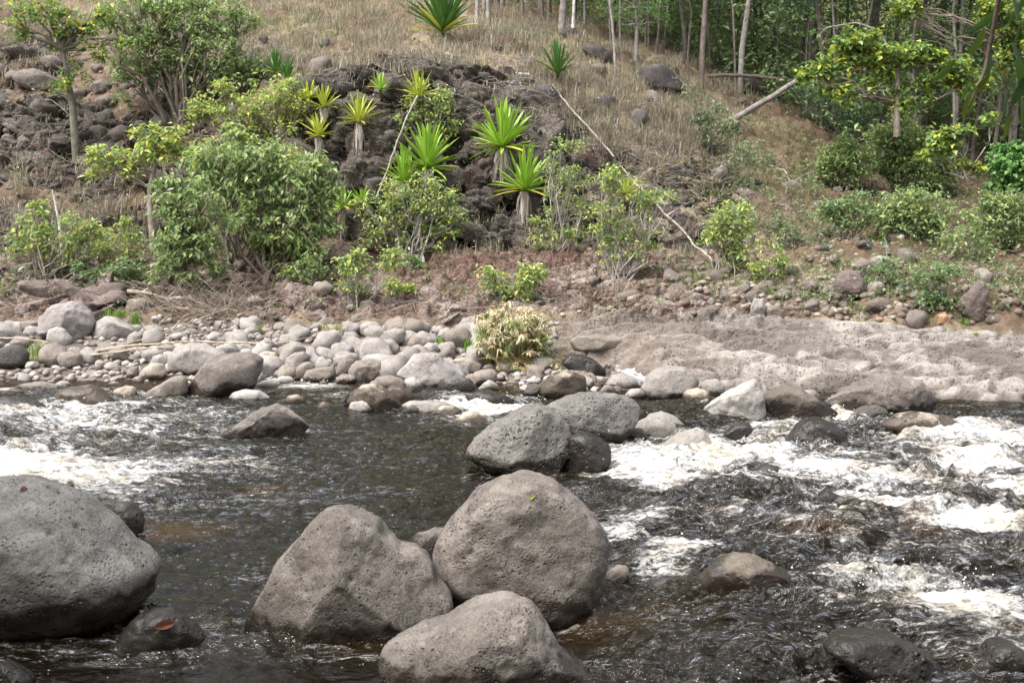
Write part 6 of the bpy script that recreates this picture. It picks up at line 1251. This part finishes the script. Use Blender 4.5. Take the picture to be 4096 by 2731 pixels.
# ---------------------------------------------------------------- the tree on our own bank that hangs over the corner
def big_leaf():
    V = []; F = []; n = 6
    for i in range(n + 1):
        t = i / n; w = .30 * math.sin(math.pi * min(.98, t * .9 + .06)) ** .8 * .5 if i < n else .004; z = -.12 * t * t
        V += [(t, -w, z + w * .25), (t, 0, z), (t, w, z + w * .25)]
    for i in range(n):
        for k in (0, 1): F.append((i * 3 + k, (i + 1) * 3 + k, (i + 1) * 3 + k + 1, i * 3 + k + 1))
    return V, F
def overhanging_tree():
    root = thing('overhanging_tree', (3.4, -1.2, .8), 'dark large-leaved branch hanging into the top corner close to the viewer', 'tree')
    base = Vector(root.location); mb = MB(); bark = (.16, .13, .10)
    tube(mb, [Vector((0, 0, -.5)), Vector((.1, .1, 2)), Vector((-.1, .3, 4)), Vector((-.4, .6, 6.2))], [.24, .2, .16, .1], 9, bark)
    ends = []
    rs = random.Random(8)
    for k in range(16):
        a = rs.uniform(0, 6.28); L = rs.uniform(2, 5.5); s = Vector((-.2, .4, rs.uniform(3.2, 6))); e = s + Vector((math.cos(a) * L, math.sin(a) * L * .8 - .5, rs.uniform(.4, 2)))
        tube(mb, wob(s, e, 5, .07, k), [.09, .07, .055, .04, .03, .02], 6, bark); ends.append((s, e))
    tip = at_depth(985, 70, 3.4) - base; s = Vector((-.2, .4, 3.4)); mid = at_depth(1010, -60, 3.3) - base
    tube(mb, [s, s.lerp(mid, .5) + Vector((0, 0, .4)), mid, tip, at_depth(968, 108, 3.4) - base], [.03, .018, .010, .006, .003], 5, bark)
    obj('trunk', mb.mesh('trunk'), BARK, root)
    r2 = np.random.default_rng(4); P = []
    for s, e in ends:
        for q in range(26):
            c = s.lerp(e, .35 + .65 * r2.random()); P.append(np.array(c) + r2.normal(0, .45, 3))
    P = np.array(P); P = np.repeat(P, 8, 0) + r2.normal(0, .14, (len(P) * 8, 3))
    w = P + np.array(base); U, V_ = project(w[:, 0], w[:, 1], w[:, 2]); P = P[(V_ < -25) | (w[:, 1] < 0.2)]
    a, f, c = leaves(r2, P, .17, 'dark', .4, .4); obj('crown', mesh_np('crown', a, f, c, smooth=False), LEAF, root)
    V, F = big_leaf(); cols = [(.045, .10, .02), (.06, .12, .02), (.10, .15, .02), (.035, .08, .02)]; ms = [mesh_np('leaf', V, F, np.tile(c, (len(V), 1))) for c in cols]
    spots = [(1012, 8, -1.2), (955, 72, -2.3), (975, 100, -1.9), (990, 60, -1.6), (1005, 100, -1.5), (1018, 70, -1.3), (985, 40, -2.0), (1020, 30, -1.7), (1000, 20, -2.4), (1022, 110, -1.4), (990, 85, -2.2), (1012, 55, -1.1), (1026, 5, -2), (968, 92, -1.8), (1008, 125, -1.6), (1025, 88, -1.9)]
    for i, (u, v, an) in enumerate(spots):
        o = obj('leaf', ms[i % 4], LEAF, root); p = at_depth(u, v - 12, 3.4 + .04 * (i % 5)) - base; L = rs.uniform(.075, .115)
        o.matrix_basis = Matrix.Translation(p) @ Matrix.Rotation(-an, 4, 'Y') @ Matrix.Rotation(rs.uniform(.6, 1.6), 4, 'X') @ Matrix.Diagonal((L, L, L, 1))
overhanging_tree()
# other trees of our own bank, behind and beside the viewer: the forest the stones' dark sides look at
k = 0
for i in range(26):
    x = rs.uniform(-22, 22); y = rs.uniform(-16, -3)
    if i >= 20: x = (-5.6, -7.6, -4.6, -9.0, -6.6, -8)[i - 20]; y = (2.0, .6, -1.2, 3.2, 3.6, -2)[i - 20]
    t = obj('near_bank_tree', None, loc=(x, y, np.interp(y, [-35, -12, -6, -2, 0, 1.6, 4], [12, 4.6, 2.6, 1.1, .6, .1, -.4]) - .2), label='leafy tree of the near bank behind the viewer', category='tree', group='trees of the near bank')
    mb = MB(); h = rs.uniform(4.5, 8); tube(mb, wob((0, 0, 0), (rs.uniform(-.5, .5), 0, h), 6, .03, i), [.16 * (1 - .1 * j) for j in range(7)], 7, (.18, .15, .12)); obj('trunk', mb.mesh('trunk'), BARK, t)
    for q in range(3):
        o = obj('crown', CR[(i + q) % 5], LEAF, t); o.location = (rs.uniform(-1, 1), rs.uniform(-1, 1), h * (.55 + .25 * q)); o.scale = (1.5, 1.5, 1.2); o.rotation_euler = (0, 0, rs.uniform(0, 6))

# ---------------------------------------------------------------- fallen leaves on the boulders
def dead_leaf(label, fr, x, y, r, rock_i, col, rz, seed):
    u, v = px(fr, x, y); o = ROCK_LIST[rock_i][0]; bpy.context.view_layer.update()
    a = Vector(ray(u, v)); ok, loc, nor, _ = o.ray_cast(Vector((0, 0, CAMH)) - o.location, a.normalized(), distance=50)
    if not ok: return
    V, F = big_leaf(); V = np.array(V); V[:, 0] -= .5; V[:, 1] *= 1.5; V[:, 2] += .5 * V[:, 0] ** 2 + np.abs(V[:, 1]) * .9 * (1 + V[:, 0]) + .04 * np.sin(V[:, 0] * 11)
    me = mesh_np('dead_leaf', V, F, np.tile(col, (len(V), 1)) * np.linspace(.7, 1.2, len(V))[:, None]); q = obj('dead_leaf', me, STRAW, label=label, category='leaf')
    L = r / FR[fr][2] / 4 / FPX * (loc + o.location).y
    q.matrix_basis = Matrix.Translation(loc + o.location + nor * .004) @ nor.to_track_quat('Z', 'Y').to_matrix().to_4x4() @ Matrix.Rotation(rz, 4, 'Z') @ Matrix.Scale(L, 4)
dead_leaf('large curled red-brown dead leaf on the low wet boulder', 'BL', 755, 800, 100, 6, (.20, .085, .05), .1, 1)
dead_leaf('small dark red curled leaf on top of the huge pale boulder', 'BL', 108, 182, 45, 0, (.16, .05, .03), .8, 2)
dead_leaf('tiny yellow-green leaf on the largest oval boulder', 'A', 1222, 1142, 14, 3, (.45, .42, .06), .5, 3)

# ---------------------------------------------------------------- drops thrown up by the rapids
def drops():
    rs = np.random.default_rng(12); D, F = ico(1); mb = MB(); k = 0
    src = [f for f in FOAM if f[4] > .7]
    while k < 900:
        cu, cv, ru, rv, st = src[rs.integers(len(src))]; p = hit(cu + rs.normal() * ru * .6, cv + rs.normal() * rv * .6)
        if p.y > 16: continue
        r_ = rs.uniform(.002, .0065); mb.add(D * r_ + [p.x, p.y, .04 + abs(rs.normal()) * .05], F, (.8, .8, .8)); k += 1
    t = NT('drop_material'); t.b.inputs['Base Color'].default_value = (.8, .8, .8, 1); t.b.inputs['Roughness'].default_value = .15
    obj('spray_drops', mb.mesh('spray_drops'), t.m, kind='stuff')
drops()
# ---------------------------------------------------------------- each repeat gets words of its own: size, colour, and what it lies beside
LAND = [(66, 318, 'largest pale angular boulder'), (112, 328, 'purplish low boulder'), (10, 330, 'smooth pinkish boulder'), (12, 352, 'dark grey rounded boulder'), (40, 352, 'bright green grass tuft'), (70, 358, 'brown pitted boulder'), (58, 338, 'whitish boulder'),
        (152, 373, 'tan waterside stone'), (195, 358, 'large half-hidden boulder'), (224, 374, 'tall smooth leaning boulder'), (152, 330, 'domed pitted boulder'), (300, 356, 'pale-faceted leaning stone'), (318, 372, 'long oval cobble'), (366, 370, 'barrel-shaped boulder'), (345, 335, 'small pale sedge tuft'), (392, 335, 'slanting pale boulder'),
        (428, 370, 'big peaked boulder'), (450, 350, 'dark rounded stone near sedge roots'), (262, 335, 'back of the bar driftwood'), (470, 365, 'long dark stone'), (510, 345, 'sedge clump'), (562, 382, 'round grey boulder'), (595, 345, 'dark brown hummock'),
        (757, 305, 'upright square block'), (850, 284, 'big maroon boulder'), (973, 301, 'fin-shaped boulder'), (944, 318, 'rusty orange stone'), (879, 259, 'isolated grey boulder'), (715, 262, 'foot of the white pole'), (680, 300, 'brown ledge rocks'), (1015, 293, 'reddish edge boulder'),
        (38, 80, 'largest upper brown boulder'), (52, 62, 'rock behind the tree fork'), (100, 88, 'long shaded rock'), (120, 76, 'tan rock patch'), (72, 140, 'ochre-barked tree'), (170, 100, 'widest grey-green tree'), (4, 52, 'edge boulder high on the slope'), (276, 68, 'dark spiky plant'), (30, 110, 'left dark ledges'),
        (155, 245, 'slender tree'), (155, 300, 'leaning tree'), (130, 308, 'squared dark rock'), (250, 296, 'dark stone heap'), (280, 265, 'large round shrub'), (345, 300, 'brown block by the sapling'),
        (440, 25, 'tallest spiky plant'), (558, 65, 'upright stiff plant'), (548, 95, 'pole-bearing black rock'), (660, 75, 'largest black lichened rock'), (598, 55, 'long black rock'), (570, 35, 'white dead trunk'), (645, 102, 'squarish dark rock'), (762, 100, 'fallen trunk'), (710, 150, 'dry scrubby bush'),
        (845, 160, 'bushy bright-tipped shrub'), (900, 150, 'tallest wooded-slope shrub'), (905, 235, 'rounded low shrub'), (795, 240, 'grey-leaved low bush'), (1010, 175, 'broad-leaved shrub'), (1000, 225, 'large edge shrub'), (790, 190, 'bleached arching branch'), (725, 225, 'light green bush'), (900, 80, 'yellow-leaved limb'), (1010, 100, 'top corner leaves'), (640, 20, 'feathery bright sapling'), (830, 120, 'feathery blue-green tree')]
ORD = ['', 'second ', 'third ', 'fourth ', 'fifth ', 'sixth ', 'seventh ', 'eighth ', 'ninth ', 'tenth ', 'eleventh ', 'twelfth ', 'thirteenth ', 'fourteenth ', 'fifteenth ']
COLW = {'pale_rock': 'pale', 'grey_rock': 'grey', 'purple_rock': 'pinkish grey', 'brown_rock': 'brown', 'tan_rock': 'tan', 'maroon_rock': 'maroon', 'slope_rock': 'dull brown', 'dark_rock': 'dark', 'black_lichened_rock': 'black', 'bank_rock': 'reddish'}
def relabel(names, noun, sizes, groups):
    items = []
    for o in scene.objects:
        if o.parent is None and o.get('group') in groups:
            u, v = project(o.location.x, o.location.y, o.location.z)
            items.append((o, float(u), float(v)))
    used = {}
    rows = []
    for o, u, v in items:
        best = min(LAND, key=lambda l: (l[0] - u) ** 2 + ((l[1] - v) * 1.6) ** 2)
        du, dv = u - best[0], (v - best[1]) * 1.6
        rel = ('right of' if du > 0 else 'left of') if abs(du) > abs(dv) else ('behind' if dv < 0 else 'in front of')
        s = o.scale.x if o.type == 'MESH' else 1
        sw = sizes[0] if s < sizes[3] else sizes[1] if s < sizes[4] else sizes[2]
        cw = COLW.get(o.data.materials[0].name, '') if o.type == 'MESH' else ''
        rows.append((math.hypot(du, dv), o, (sw + ' ' if sw else '') + (cw + ' ' if cw else ''), noun if o.type == 'MESH' else noun, rel, best[2]))
    rows.sort(key=lambda r: r[0])
    for d, o, adj, nn, rel, l in rows:
        k = (adj, rel, l); i = used.get(k, 0); used[k] = i + 1
        o['label'] = f"{adj}{nn}, {ORD[min(i, 14)]}nearest {rel} {l}"
relabel(None, 'rounded cobble', ('small', 'medium', 'large', .085, .14), ('cobbles on the gravel bar', 'cobbles below the sedge clump'))
relabel(None, 'angular rubble rock', ('small', 'medium', 'large', .12, .18), ('brown rubble behind the ledge',))
relabel(None, 'slope rock', ('small', 'medium', 'large', .16, .28), ('dark rocks on the upper slope', 'stones under the big shrub', 'dark rocks in the dry grass', 'stones on the wooded slope'))
relabel(None, 'thin-trunked tree', ('', '', '', 0, 0), ('thin trees of the forest', 'trees on the grassy rise'))
